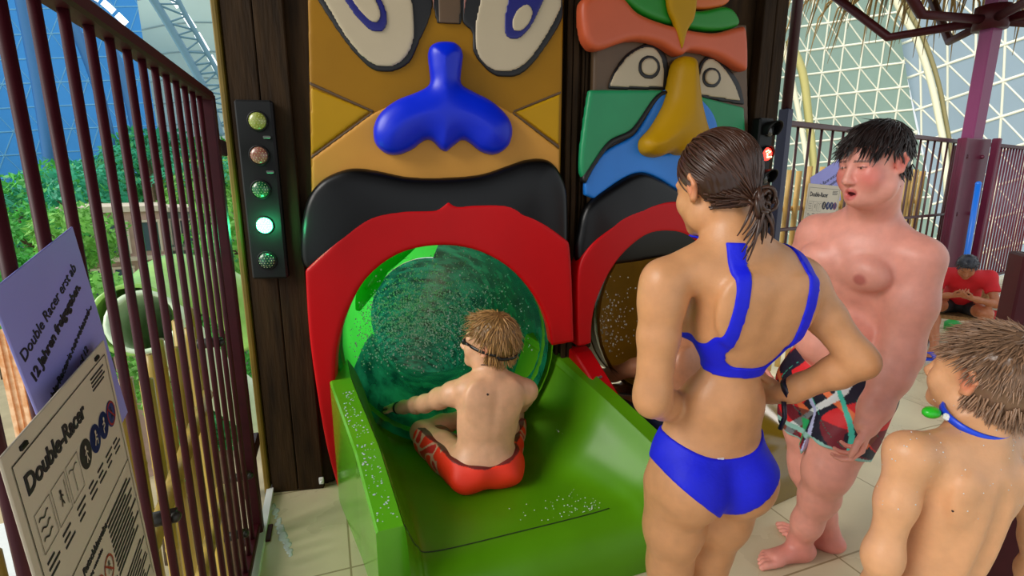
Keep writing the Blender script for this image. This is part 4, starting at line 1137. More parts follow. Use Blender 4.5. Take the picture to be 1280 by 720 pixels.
def leafy(name, c, r, m, label, group, nleaf=700, base=-9.0, size=.32):
    c = np.asarray(c, float); o = empty(name, (c[0], c[1], base), label, 'tree', group)
    n = nleaf; d = np.random.normal(size=(n, 3)); d /= np.linalg.norm(d, axis=1)[:, None]
    lump = 1 + .22 * np.sin(d[:, 0] * 5 + c[0]) * np.cos(d[:, 2] * 4 + c[1])
    p = c + d * (np.array(r) * (np.random.uniform(.55, 1.0, (n, 1)) ** .5)) * lump[:, None]
    a = np.random.normal(size=(n, 3)); a /= np.linalg.norm(a, axis=1)[:, None]; b_ = np.cross(a, d + .3 * np.random.normal(size=(n, 3))); b_ /= np.linalg.norm(b_, axis=1)[:, None]
    s = size * np.random.uniform(.6, 1.3, (n, 1)); nn_ = np.cross(a, b_)
    vs = np.stack([p - a * s, p - b_ * s * .45 + nn_ * s * .1, p + a * s, p + b_ * s * .45 + nn_ * s * .1], 1).reshape(-1, 3)
    q = np.arange(n * 4).reshape(n, 4)
    mesh_np('crown', vs, q, m, o, smooth=False)
    b = MB(); t0 = V(c[0], c[1], base); b.tube([t0, t0 * .5 + c * .5 + V(.1, 0, 0), c], [.22, .16, .06], 7)
    for k in range(5):
        an = random.uniform(0, 6.28); b.tube([c - V(0, 0, r[2] * .6), c + V(math.cos(an) * r[0] * .6, math.sin(an) * r[1] * .6, r[2] * .2)], [.08, .02], 5)
    b.build('trunk', barkm, o)
def palm(c, Rf, m, label, group, base=-9.0, nf=20):
    c = np.asarray(c, float); o = empty('palm_tree', (c[0], c[1], base), label, 'palm', group)
    vs = []; fs = []
    for k in range(nf):
        an = 2 * math.pi * k / nf + random.uniform(-.15, .15); el = random.uniform(-.1, 1.1); d = V(math.cos(an), math.sin(an), 0); prev = None
        for i in range(13):
            t = i / 12; p = c + d * (Rf * t * (.75 + .25 * math.cos(el))) + V(0, 0, Rf * (el * t - (.55 + .6 * el) * t * t)); sdv = np.cross(d, (0, 0, 1)); ll = Rf * .28 * (math.sin(math.pi * min(1, t * .9 + .1)) ** .6) * (1 - t * .4)
            if i:
                for sg in (-1, 1):
                    b0 = len(vs); tip = p + sdv * sg * ll + d * ll * .5 + V(0, 0, -ll * .45)
                    vs += [p, p + d * Rf * .035, tip, p - d * Rf * .012]; fs.append((b0, b0 + 1, b0 + 2, b0 + 3))
    mesh_np('fronds', np.array(vs), np.array(fs), m, o, smooth=False)
    b = MB(); t0 = V(c[0], c[1], base); b.tube([t0, t0 * .4 + c * .6 + V(.2, 0, 0), c], [.2, .15, .12], 8); b.build('trunk', barkm, o)
def gat(u, v, Y): return P(u, v, Y)
gt = 'jungle trees below the left fence'
rng = random.Random(3)
kinds = [(leafA, 'dark green jungle tree in the hall below the left fence', 'dark jungle trees'), (leafB, 'mid green jungle tree in the hall below the left fence', 'mid green jungle trees'), (leafC, 'yellow green jungle tree in the hall below the left fence', 'yellow green jungle trees'), (leafT, 'blue green jungle tree in the hall below the left fence', 'blue green jungle trees')]
for (u, v, Y, s, k) in [(-30, 300, 26, 3.2, 3), (30, 285, 30, 3.0, 0), (75, 262, 32, 3.0, 1), (110, 255, 34, 3.0, 3), (140, 262, 32, 2.4, 0), (175, 235, 34, 3.4, 0), (205, 215, 36, 3.4, 3), (238, 225, 38, 3.4, 1), (262, 245, 36, 3.0, 2), (285, 240, 40, 3.6, 1), (60, 300, 24, 2.0, 1), (100, 300, 22, 1.6, 2), (22, 360, 17, 1.4, 1), (112, 385, 15, 1.3, 2), (150, 395, 13, 1.0, 1), (285, 300, 28, 2.0, 1), (276, 340, 24, 1.4, 0), (255, 380, 18, 1.1, 1), (130, 415, 12.5, .8, 1), (165, 378, 15, .7, 1), (215, 375, 14, .8, 0), (305, 300, 24, 2.4, 2), (250, 420, 12, 1.0, 1), (200, 470, 12, .9, 2), (290, 450, 14, 1.2, 1), (270, 520, 13, .9, 0), (240, 560, 12.5, .8, 1)]:
    m_, lb, gp = kinds[k]; c, s = settle(u, v, Y, s, 1.3); leafy('jungle_tree', c, (s, s, s * .9), m_, lb, gp, 2400 if s > 2 else 1500, size=.062 * s + .05)
for (u, v, Y, s, mm) in [(24, 262, 20, 2.6, leafT), (60, 352, 13.5, 1.2, leafB), (100, 345, 17, 1.2, leafB), (185, 200, 30, 3.2, leafT), (250, 210, 30, 3.0, leafT), (-25, 250, 22, 2.6, leafT)]:
    c, s = settle(u, v, Y, s, .9); palm(c, s, mm, 'palm tree with arching fronds in the hall below the left fence' if mm is leafB else 'blue green palm tree in the hall below the left fence', 'green palms in the hall' if mm is leafB else 'blue green palms in the hall')
# ruined colonial house
def house(c, size, rot, label, wallm, base=-9, nw=5, roofed=True):
    c = np.asarray(c, float); w_, d_, h_ = size; o = empty('house', (c[0], c[1], base), label, 'house'); R_ = np.array(Matrix.Rotation(rot, 3, 'Z'))
    top = c[2]; b = MB(); b.box((c[0], c[1], (top + base) / 2), (w_, d_, top - base), Matrix.Rotation(rot, 3, 'Z')); b.build('wall', wallm, o)
    L_ = lambda x, y, z: np.array([c[0], c[1], top]) + R_ @ np.array([x, y, 0]) + V(0, 0, z)
    b = MB(); b.box(L_(0, 0, .08), (w_ + .3, d_ + .3, .18), Matrix.Rotation(rot, 3, 'Z')); b.build('cornice', mat('stone_pale', srgb(210, 196, 176), .8), o)
    b = MB(); b.box(L_(0, -d_ / 2 - .1, -1.55), (w_ + .1, .2, .12), Matrix.Rotation(rot, 3, 'Z')); b.build('ledge', mat('stone_pale', None), o)
    for r_ in range(2):
        for k in range(nw):
            x = -w_ / 2 + w_ * (k + .5) / nw
            b = MB(); b.box(L_(x, -d_ / 2 - .01, -.85 - r_ * 1.5), (w_ / nw * .55, .06, .95), Matrix.Rotation(rot, 3, 'Z')); wd = b.build('window', mat('window_dark', srgb(60, 84, 92), .4), o)
            b = MB()
            for xx in (-.3, .3): b.box(L_(x + xx * w_ / nw, -d_ / 2 - .05, -.85 - r_ * 1.5), (w_ / nw * .07, .06, 1.05), Matrix.Rotation(rot, 3, 'Z'))
            b.box(L_(x, -d_ / 2 - .05, -.33 - r_ * 1.5), (w_ / nw * .7, .08, .08), Matrix.Rotation(rot, 3, 'Z')); b.build('window_frame', mat('stone_pale', None), wd)
house(gat(146, 262, 18), (2.6, 3, 5), rad(35), 'weathered pink and white town house facade below the left fence', mat('stucco_pink', srgb(202, 170, 156), .85, noise=.35, nscale=2), nw=3)
house(gat(228, 262, 23), (5.2, 3, 5), rad(20), 'long grey town house with many windows below the left fence', mat('stucco_grey', srgb(146, 154, 150), .85, noise=.35, nscale=2), nw=6)
# orange brick ruins
for i, (u, v, Y, s, lb) in enumerate(((40, 318, 19, 3.2, 'orange brick ruin wall among trees at the far left'), (92, 330, 17, 2.0, 'crumbling orange ruin wall beside the pink house'))):
    c = gat(u, v, Y); b = MB(); n = 18; x = -s / 2
    for k in range(n):
        hh = random.uniform(-.5, .1); b.box((c[0] + x + s * (k + .5) / n, c[1] + random.uniform(-.1, .1), (c[2] + hh - 9) / 2), (s / n * 1.02, .8, c[2] + hh + 9))
    tag(b.build('brick_ruin', mat('ruin_orange', srgb(214, 150, 96), .9, noise=.5, nscale=3, col2=srgb(240, 200, 160))), lb, 'ruin')
# big slide tubes winding below
def bigtube(pts, r, m, label, name='slide_tube'):
    p = cr_open(pts, 10); o = tube_mesh(name, None, p, r, m, 24); md = o.modifiers.new('solid', 'SOLIDIFY'); md.thickness = .05; md.offset = 1; tag(o, label, 'slide tube'); return o
tg = mat('tube_pale_green', srgb(150, 200, 96), .3, noise=.15); tw = mat('tube_white_green', srgb(206, 226, 190), .3, noise=.12)
bigtube([gat(167, 400, 6.2), gat(186, 385, 7.2), gat(225, 352, 8.2), gat(285, 372, 9.2), gat(330, 420, 9.4)], .46, tg, 'pale green slide tube winding below the left fence')
bigtube([gat(178, 402, 5.5), gat(215, 420, 6.6), gat(262, 470, 7.4), gat(330, 520, 8.5)], .36, tw, 'whitish green slide tube with an open end below the left fence')
# yellow kiosk with a pale roof at the bottom left
kc = P(14, 700, 3.4)
k0 = empty('kiosk', (kc[0] - .1, kc[1] + 2.2, -9), 'small yellow timber hut with a pale roof far down at the lower left', 'hut')
kx, ky, kz = -5.6, 6.2, -5.0
kd = ray(18, 690); tt = 8.0; kp = V(0, 0, CZ) + kd * tt / kd[1] * .78
b = MB(); b.box((kp[0], kp[1], (kp[2] - 9) / 2), (1.5, 1.2, kp[2] + 9), Matrix.Rotation(rad(25), 3, 'Z')); b.build('body', mat('timber_yellow', srgb(214, 160, 40), .6, noise=.4, nscale=6, stretch=(8, 8, .5)), k0)
b = MB(); b.box((kp[0], kp[1], kp[2] + .06), (1.7, 1.4, .1), Matrix.Rotation(rad(25), 3, 'Z'), bev=.03); b.build('roof', white, k0)
# ---------------------------------------------------------------- people
def frame(up, fwd):
    """columns: right-hand side, forward, up"""
    u = nrm(up); f = np.asarray(fwd, float); f = nrm(f - u * (f @ u)); r = np.cross(f, u)
    return np.stack([r, f, u], 1)
class Loc:
    def __init__(s, o, R, k=1.0): s.o = np.asarray(o, float); s.R = R; s.k = k
    def __call__(s, x, y, z): return s.o + s.R @ (np.array([x, y, z], float) * s.k)
    def inv(s, X, Y, Z):
        X, Y, Z = X - s.o[0], Y - s.o[1], Z - s.o[2]
        return tuple((X * s.R[0, j] + Y * s.R[1, j] + Z * s.R[2, j]) / s.k for j in range(3))
    def invp(s, p):
        return ((np.asarray(p) - s.o) @ s.R) / s.k

def add_head(B, H, fat=0, mouth=.0, nose=1.0, jaw=1.0):
    k = H.k; R = H.R
    E = lambda c, r, kk=.02, mode='add', RR=None: B.ell(H(*c), np.array(r) * k, R if RR is None else RR, kk * k, mode)
    Cn = lambda a, b, ra, rb, kk=.01, mode='add': B.cone(H(*a), H(*b), ra * k, rb * k, kk * k, mode)
    E((0, -.014, .036), (.0745, .092, .083), .02)
    E((0, .028, -.02), (.060, .060, .082), .03)
    E((0, .034, -.066), (.050 * jaw, .050, .042), .03)
    E((0, .074, -.096), (.020, .016, .016), .03)
    for s in (-1, 1):
        E((s * .036, .060, -.032), (.024 + fat * .6, .022 + fat * .3, .026 + fat), .02)
        E((s * .050, .010, -.066), (.016 + fat, .026, .026 + fat), .025)
        Cn((s * .016, .083, .016), (s * .046, .070, .014), .0085, .007, .014)
        E((s * .031, .094, .000), (.0165, .013, .0105), .012, 'sub')
        E((s * .031, .0745, .000), (.0135, .0125, .0115), .002)
        Cn((s * .018, .0835, .0062), (s * .043, .0765, .0055), .0035, .003, .003)
        Cn((s * .018, .0815, -.0065), (s * .043, .0755, -.0055), .003, .0028, .003)
        E((s * .0115, .0945, -.042), (.0085, .011, .0085), .006)
        # ear
        ear = frame((0, -.18, 1), (-.35 * s, .0, 0)) if False else None
        Cn((s * .071, .002, .020), (s * .083, -.012, .026), .007, .006, .006)
        Cn((s * .083, -.012, .026), (s * .085, -.024, .006), .006, .0055, .004)
        Cn((s * .085, -.024, .006), (s * .078, -.012, -.024), .0055, .006, .004)
        Cn((s * .078, -.012, -.024), (s * .071, .000, -.030), .007, .006, .006)
        E((s * .0755, -.008, .000), (.006, .018, .026), .006)
        E((s * .084, -.008, -.001), (.005, .009, .014), .004, 'sub')
    Cn((0, .088, .008), (0, .1045 * 1, -.034), .0075, .0115 * nose, .012)
    E((0, .106, -.038), (.0105 * nose, .010, .009), .008)
    for s in (-1, 1): E((s * .006, .102, -.0485), (.004, .005, .003), .003, 'sub')
    y0 = .083
    if mouth:
        E((0, .092, -.074 - mouth * .2), (.019, .022, mouth), .004, 'sub')
    up, lo = -.0665 , -.0765 - mouth * 1.1
    for s in (-1, 1):
        Cn((0, .0905, up), (s * .021, .079, (up + lo) / 2 + .001), .0052, .0026, .004)
        Cn((0, .0895, lo), (s * .020, .0785, (up + lo) / 2 - .001), .006, .0028, .004)
def lips_mask(H, v, mouth=0):
    p = H.invp(v); up, lo = -.0665, -.0765 - mouth * 1.1
    c = (up + lo) / 2; e = np.hypot(p[:, 0] / .0225, (p[:, 2] - c) / ((up - lo) / 2 + .0062))
    return np.clip((1.08 - e) / .22, 0, 1) * (p[:, 1] > .068)

def add_hand(B, w, d, n, side, k=1.0, curl=(.35, .4, .45, .5), spread=.06, thumb=.6):
    """w wrist, d towards the knuckles, n the way the palm faces, side +-1 where the thumb sits along d x n"""
    d = nrm(d); n = nrm(n - d * (np.dot(n, d))); s = np.cross(d, n) * side
    w = np.asarray(w, float)
    pt = lambda a, b, c: w + k * (d * a + s * b + n * c)
    offs = (.028, .0095, -.0095, -.027); base = (.082, .086, .082, .074); ln = ((.042, .025, .020), (.046, .028, .021), (.042, .026, .020), (.032, .019, .017))
    B.ell(pt(.045, .0, 0), np.array((.046, .036, .0135)) * k, np.stack([d, s, n], 1), .012 * k)
    B.cone(w - d * .03 * k, pt(.02, 0, 0), .024 * k, .024 * k, .015 * k)
    for i in range(4):
        B.cone(pt(.02, offs[i] * .6, 0), pt(base[i], offs[i], 0), .013 * k, .0095 * k, .007 * k)
        p = pt(base[i], offs[i], 0); a = 0; sp = (1.5 - i) * spread
        rs = (.0092, .0082, .0074, .0062)
        for j in range(3):
            a += curl[i] * (1, 1.15, .8)[j]
            q = p + k * ln[i][j] * (math.cos(a) * (d * math.cos(sp) + s * math.sin(sp)) + math.sin(a) * n)
            B.cone(p, q, rs[j] * k, rs[j + 1] * k, .0035 * k); p = q
    p = pt(.022, .026, .004); dirs = [nrm(d * .75 + s * .75 * (1 - thumb * .5) + n * .5 * thumb), nrm(d * .95 + s * .3 + n * .35 * thumb), nrm(d * 1 + s * .05 + n * .45 * thumb)]
    rs = (.013, .0105, .0095, .0075)
    for j in range(3):
        q = p + dirs[j] * (.034, .03, .024)[j] * k; B.cone(p, q, rs[j] * k, rs[j + 1] * k, .005 * k); p = q
def add_foot(B, ankle, d, side, k=1.0, z0=0.0):
    """ankle point, d toe direction (flat), side +-1: the way the big toe lies along left-hand side"""
    d = nrm((d[0], d[1], 0)); s = np.array([-d[1], d[0], 0]) * side; a = np.asarray(ankle, float); g = np.array([a[0], a[1], z0])
    pt = lambda x, y, z: g + k * (d * x + s * y + np.array([0, 0, z]))
    B.ell(pt(-.035, 0, .033), np.array((.036, .031, .033)) * k, np.stack([d, s, V(0, 0, 1)], 1), .02 * k)
    B.cone(a, pt(-.01, 0, .05), .036 * k, .038 * k, .025 * k)
    B.cone(pt(.0, .004, .05), pt(.10, .012, .026), .034 * k, .024 * k, .03 * k)
    B.cone(pt(.0, -.012, .03), pt(.105, -.022, .018), .027 * k, .018 * k, .025 * k)
    B.cone(pt(-.02, 0, .02), pt(.09, 0, .018), .02 * k, .018 * k, .03 * k)
    for i, (y, x, l_, r) in enumerate(((.028, .125, .048, .0135), (.008, .130, .038, .0098), (-.009, .125, .033, .0092), (-.024, .115, .029, .0088), (-.037, .102, .026, .0085))):
        B.cone(pt(x - .03, y * .85, .02), pt(x, y, .017), r * 1.25 * k, r * 1.05 * k, .008 * k)
        B.cone(pt(x, y, .017), pt(x + l_ * .6, y * 1.05, .0165), r * k, r * k, .004 * k); B.cone(pt(x + l_ * .6, y * 1.05, .0165), pt(x + l_, y * 1.05, .011), r * k, r * .85 * k, .004 * k)
def leg(B, hip, knee, ankle, r, k=.03, back=None):
    """r = thigh top, above knee, knee, calf, ankle radii; back = direction of the calf muscle"""
    hip, knee, ankle = [np.asarray(p, float) for p in (hip, knee, ankle)]
    B.chain([hip, hip + (knee - hip) * .5, knee + (hip - knee) * .12, knee], [r[0], (r[0] + r[1]) / 2 * 1.03, r[1], r[2]], k)
    c = knee + (ankle - knee) * .33
    if back is not None: c = c + nrm(back) * r[3] * .25
    B.chain([knee, c, knee + (ankle - knee) * .72, ankle], [r[2], r[3], (r[3] + r[4] * 2) / 3, r[4]], k)
def arm(B, sh, el, wr, r, k=.02):
    sh, el, wr = [np.asarray(p, float) for p in (sh, el, wr)]
    B.chain([sh, sh + (el - sh) * .45, el + (sh - el) * .08, el], [r[0], r[1], r[2], r[2] * .97], k)
    B.chain([el, el + (wr - el) * .28, el + (wr - el) * .75, wr], [r[2] * .95, r[3], (r[3] + r[4]) / 2 * .95, r[4]], k)

def skin_mat(name, rough=.42, sss=.12):
    return mat(name, (.5, .3, .2, 1), rough, noise=.14, nscale=26, attr='Col', sss=sss, bump=.06, bscale=220, spec=.45)
SKIN = skin_mat('skin', .40)
def skin_cols(v, base, seed=0):
    c = np.tile(np.array(srgb(*base)[:3]), (len(v), 1)); return c
def blend(c, m, col, a=1.0):
    m = np.asarray(m, float)[:, None] * a; return c * (1 - m) + np.array(srgb(*col)[:3]) * m
def near(v, p, r0, r1):
    d = np.linalg.norm(v - np.asarray(p), axis=1); return np.clip((r1 - d) / (r1 - r0), 0, 1)

def hair_mesh(name, H, parent, col, root, flow, n, length, thick, lift, cap, cap_t=.006, jitter=.15, step=.008, dark=.5, rnd=None, seg=7, wave=0, mat_name=None, rough=.35):
    """a cap over the skull plus many tapered locks that follow flow(p) over it; root(p) says where hair grows"""
    rnd = rnd or random.Random(5); k = H.k
    C0 = np.array((0, -.014, .036)); RD = np.array((.0745, .092, .083))
    vs, qs, cs = [], [], []
    # cap
    B = Body(H.o - .17 * k, H.o + .17 * k, .0032)
    B.ell(H(*C0), (RD + cap_t) * k, H.R, .01)
    B.ell(H(0, -.03, .0), np.array((.066, .072, .075)) * k, H.R, .03 * k)
    w, g = B._win(H.o - .17 * k, H.o + .17 * k)
    x, y, z = H.inv(*g)
    D = np.maximum(B.D[w], cap(x, y, z) * k).astype(np.float32)
    D += (.0016 * np.sin(x * 420 + 40 * z) * np.sin(y * 300 - 60 * z)).astype(np.float32) * k
    v, q = surface_nets(D, B.lo, B.h); v = relax(v, q, 2, .5)
    vs.append(v); qs.append(q); cs.append(np.tile(np.array(srgb(*col)[:3]) * dark, (len(v), 1))); off = len(v)
    made = 0; tries = 0
    while made < n and tries < n * 12:
        tries += 1
        d = np.array([rnd.gauss(0, 1) for _ in range(3)]); d /= np.linalg.norm(d)
        p = C0 + d * (RD + cap_t * .9)
        if d[2] < -.2:                                     # lower back of the head follows the nape
            p = np.array([d[0] * .0755, -.03 + d[1] * .084, d[2] * .088])
        if not root(p): continue
        made += 1
        L = length(p) * rnd.uniform(.7, 1.2); m = max(4, int(L / step)); pts = [p.copy()]; jt = np.array([rnd.gauss(0, jitter) for _ in range(3)]); ph = rnd.uniform(0, 6)
        for i in range(m):
            f = flow(p) + jt + (wave * math.sin(ph + i * .8)) * np.array([1, 0, .3]); f = f / np.linalg.norm(f); p = p + f * step
            e = (p - C0) / (RD + cap_t + lift * (i / m) ** .7)
            q_ = np.linalg.norm(e)
            if p[2] > -.02 and q_ < 1: p = C0 + (p - C0) / q_
            pts.append(p.copy())
        th = thick * rnd.uniform(.6, 1.3); shade = rnd.uniform(.6, 1.35)
        P_ = np.array([H(*a) for a in pts]); mm = len(P_); ring = []
        for i in range(mm):
            t = nrm(P_[min(i + 1, mm - 1)] - P_[max(i - 1, 0)]); o = nrm(P_[i] - H(*C0)); u = nrm(np.cross(t, o) + 1e-9); w2 = np.cross(u, t)
            rr = th * k * (1 - .85 * (i / (mm - 1)) ** 2)
            for a in range(4):
                an = a * math.pi / 2; ring.append(P_[i] + rr * (1.3 * math.cos(an) * u + .7 * math.sin(an) * w2))
        ring = np.array(ring); ii = np.arange(mm - 1)[:, None] * 4; a = np.arange(4)[None]; a2 = (a + 1) % 4
        q2 = np.stack([ii + a, ii + a2, ii + 4 + a2, ii + 4 + a], -1).reshape(-1, 4) + off
        vs.append(ring); qs.append(q2); off += len(ring); cs.append(np.tile(np.clip(np.array(srgb(*col)[:3]) * shade, 0, 1), (len(ring), 1)))
    m_ = mat(mat_name or ('hair_' + name + str(col)), (.1, .1, .1, 1), rough, attr='Col', spec=.5)
    return mesh_np(name, np.concatenate(vs), np.concatenate(qs), m_, parent, np.concatenate(cs))
def ribbon(name, pts, nrmls, wd, th, m, parent, closed=False):
    """a flat band along pts, nrmls = the way its face looks"""
    n = len(pts); rows = []
    for i in range(n):
        a, c = (pts[(i - 1) % n], pts[(i + 1) % n]) if closed else (pts[max(i - 1, 0)], pts[min(i + 1, n - 1)])
        t = nrm(np.asarray(c) - np.asarray(a)); o = nrm(nrmls[i] - t * np.dot(nrmls[i], t)); s = np.cross(t, o); p = np.asarray(pts[i])
        w_ = wd[i] if isinstance(wd, (list, np.ndarray)) else wd
        rows.append([p - s * w_ / 2 - o * th / 2, p + s * w_ / 2 - o * th / 2, p + s * w_ / 2 + o * th / 2, p - s * w_ / 2 + o * th / 2])
    if closed: rows.append(rows[0])
    b = MB(); A = np.array(rows); N_ = len(A)
    b.add(A.reshape(-1, 3), [(i * 4 + j, i * 4 + (j + 1) % 4, i * 4 + 4 + (j + 1) % 4, i * 4 + 4 + j) for i in range(N_ - 1) for j in range(4)] + ([] if closed else [(0, 1, 2, 3), (N_ * 4 - 4, N_ * 4 - 3, N_ * 4 - 2, N_ * 4 - 1)]))
    return b.build(name, m, parent)
# ---- woman in the blue bikini
def woman():
    base = (214, 154, 106)
    f = nrm(V(-.22, .975, 0)); up = V(0, 0, 1)
    neck = P(922, 300, 1.15); chest = P(930, 400, 1.17); waist = P(902, 508, 1.20); pelv = P(884, 570, 1.22)
    R = frame(nrm(chest - waist), f); r = R[:, 0]; f = R[:, 1]
    Rp = frame(up, f)
    B = Body((-.05, .75, -.02), (1.1, 1.65, 1.72), .0042)
    # torso
    B.ell(chest + R @ V(0, 0, .02), (.128, .088, .155), R, .04)
    B.ell(chest + R @ V(0, 0, .10), (.150, .070, .060), R, .05)
    B.ell(waist, (.108, .080, .12), R, .06)
    B.ell(waist + R @ V(0, .03, -.05), (.10, .07, .1), R, .05)
    B.ell(pelv + Rp @ V(0, 0, .01), (.150, .098, .115), Rp, .05)
    for s in (-1, 1):
        B.ell(pelv + Rp @ V(s * .072, -.062, -.045), (.085, .07, .095), Rp, .03)
        B.ell(chest + R @ V(s * .075, .085, -.02), (.062, .058, .062), R, .03)
        B.ell(chest + R @ V(s * .075, -.066, .055), (.052, .020, .078), R, .03)       # shoulder blades
    B.cone(chest + R @ V(0, -.115, .10), waist + R @ V(0, -.108, -.02), .012, .012, .03, 'sub')
    B.cone(pelv + Rp @ V(0, -.145, -.02), pelv + Rp @ V(0, -.10, -.15), .006, .01, .025, 'sub')
    # neck, shoulders
    HC = P(894, 232, 1.20); fh = nrm(V(-.36, .89, -.30)); uh = nrm(V(-.12, .12, 1.0))
    H = Loc(HC, frame(uh, fh), .98)
    B.cone(neck + V(0, .02, -.01), H(0, -.022, -.045), .056, .052, .03)
    shL, shR = P(830, 352, 1.14), P(994, 348, 1.20)
    for s in (shL, shR): B.cone(neck + V(0, .01, -.015), s + V(0, 0, .004), .050, .046, .04)
    elL, wrL = P(815, 500, 1.13), P(858, 512, 1.34); elR, wrR = P(1076, 453, 1.13), P(978, 492, 1.25)
    arm(B, shL, elL, wrL, (.050, .046, .041, .040, .027)); arm(B, shR, elR, wrR, (.048, .043, .038, .038, .025))
    for s_, e_ in ((shL, elL), (shR, elR)): B.ell(s_ + (e_ - s_) * .15, (.05, .05, .06), None, .03)
    add_hand(B, wrL, nrm(V(.55, .55, -.35)), nrm(V(.5, -.6, -.2)), -1, .92)
    add_hand(B, wrR, nrm(V(-.45, .85, -.25)), nrm(V(-.8, -.4, .1)), 1, .92)
    # legs
    hL, hR = pelv + Rp @ V(-.082, -.005, -.07), pelv + Rp @ V(.082, -.005, -.07)
    kL, kR = V(hL[0] - .0, hL[1] + .02, .45), V(hR[0] - .035, hR[1] + .035, .45)
    aL, aR = V(kL[0] - .01, kL[1] - .02, .075), V(kR[0] - .0, kR[1] - .02, .075)
    for h_, k_, a_ in ((hL, kL, aL), (hR, kR, aR)): leg(B, h_, k_, a_, (.088, .056, .052, .053, .034), .03, -f)
    add_foot(B, aL, f + V(-.15, 0, 0), -1, .95); add_foot(B, aR, f + V(.15, 0, 0), 1, .95)
    add_head(B, H)
    v, q = B.mesh(); c = skin_cols(v, base)
    c = blend(c, near(v, H(-.08, -.01, 0), .012, .035), (226, 130, 100), .6); c = blend(c, lips_mask(H, v), (190, 100, 90), .7)
    o = empty('person', (pelv[0], pelv[1], 0), 'woman in a blue bikini seen from behind with hands on her hips', 'person')
    body = mesh_np('body', v, q, SKIN, o, c)
    # moles on the back
    b = MB()
    # bikini
    cloth = mat('bikini_blue', srgb(10, 24, 226), .6, noise=.12, nscale=30, bump=.1, bscale=120, spec=.4)
    Lc = Loc(chest, R)
    def top(X, Y, Z):
        a, y, z = Lc.inv(X, Y, Z)
        zb, w = -.125, .0
        sc = np.sqrt(np.maximum(np.abs(a) - .032, 0) ** 2 + np.maximum(-.055 - z, 0) ** 2) - .040     # scoop
        wo = np.interp(z, [-.2, -.105, -.075, -.045, .0, .1, .2], [.150, .148, .124, .108, .103, .103, .110])
        arml = np.abs(a) - wo
        return np.maximum.reduce([zb - z + .012 * np.cos(a * 12) - .012, arml, -sc, z - .30 + 0 * a])
    lo, hi = chest - V(.22, .2, .2), chest + V(.2, .2, .2)
    vt, qt = B.shell(top, .0042, lo, hi); 
    # the arms are not part of the garment
    mesh_np('bikini_top', vt, qt, cloth, o)
    Lp = Loc(pelv, Rp)
    def bot(X, Y, Z):
        a, y, z = Lp.inv(X, Y, Z)
        t = np.clip(np.abs(a) / .16, 0, 1)
        return np.maximum(z - (.048 + .052 * t ** 2), (-.135 + .145 * t ** .85) - z) + 0 * y
    vb, qb = B.shell(bot, .0042, pelv - V(.185, .2, .22), pelv + V(.185, .2, .2))
    mesh_np('bikini_bottom', vb, qb, cloth, o)
    b = MB(); p = Lp(.02, -.1005, .038); 
    # small pale tag at the waistband
    i = np.argmin(np.linalg.norm(vb - P(908, 545, 1.12), axis=1)); p = vb[i]; b.box(p + V(0, -.001, 0), (.018, .004, .006), Rp, bev=.001); tag(b.build('care_tag', mat('tag_white', srgb(220, 215, 220), .5), o), 'small white tag')
    # wrist band
    d = nrm(elR - wrR); b = MB(); c_ = wrR + d * .028
    u = nrm(np.cross(d, V(0, 0, 1))); w2 = np.cross(d, u)
    pts = [c_ + .0305 * (math.cos(t) * u + math.sin(t) * w2) for t in np.linspace(0, 2 * math.pi, 25)[:-1]]
    ribbon('wristband', pts, [p - c_ for p in pts], .017, .004, mat('band_navy', srgb(16, 18, 44), .45), o, True)
    b = MB(); b.tube([wrR + V(-.01, -.028, -.01), wrR + V(-.006, -.034, -.05), wrR + V(-.012, -.03, -.085)], .006, 6); b.build('band_strap', mat('band_navy', None), o)
    # hair drawn back into a low tail
    knot = np.array((.0, -.112, -.050))
    def root(p): return not (p[1] > .062 - .5 * max(0, p[2] - .06) or (p[1] > .012 and p[2] < .045) or p[2] < -.055 or (abs(p[0]) > .05 and p[1] > -.03 and p[2] < .0))
    def flow(p):
        d = knot - p; return d / np.linalg.norm(d) + np.array([0, 0, .0])
    def cap(x, y, z): return np.maximum.reduce([y - .068 + .35 * np.maximum(z - .05, 0), np.where(z < .03, y - .016 + (.03 - z) * .75, -1), -.06 - z + 0 * x])
    hair_mesh('hair', H, o, (70, 44, 32), root, flow, 620, lambda p: min(.20, np.linalg.norm(knot - p)), .0026, .004, cap, .007, .05, rnd=random.Random(1), dark=.62, rough=.28)
    # tail and knot
    rn = random.Random(4); b = MB(); K = lambda *a: H(*a)
    # loose knot of looped locks
    hm = mat('hair_tail', srgb(74, 48, 36), .32, noise=.5, nscale=40)
    for k in range(16):
        a0 = rn.uniform(0, 6.28); rr = rn.uniform(.010, .024); cc = knot + np.array([rn.uniform(-.006, .012), -.012, rn.uniform(-.012, .006)])
        b.tube([K(*(cc + np.array([rr * math.cos(a0 + t), -.010 * math.sin(t * 1.3) - .004, rr * 1.15 * math.sin(a0 + t)]))) for t in np.linspace(0, rn.uniform(3, 5.5), 12)], [.0046 * (1 - .4 * abs(i / 11 - .5)) for i in range(12)], 6)
    for k in range(26):
        s_ = knot + np.array([rn.gauss(.0, .010), rn.gauss(-.006, .006), rn.gauss(-.006, .008)]); side = -1 if k % 3 == 0 else 1
        L_ = rn.uniform(.06, .125) if side < 0 else rn.uniform(.03, .085); pts = []
        for i in range(9):
            t = i / 8; pts.append(K(s_[0] + (side * (.014 if side > 0 else .034)) * t + .004 * math.sin(5 * t + k), s_[1] - .012 * math.sin(math.pi * t) + (.018 if side < 0 else 0) * t, s_[2] - L_ * t))
        b.tube(pts, [.0034 * (1 - .75 * (i / 8) ** 2) + .0004 for i in range(9)], 5)
    b.build('ponytail', hm, o)
    return o
woman()
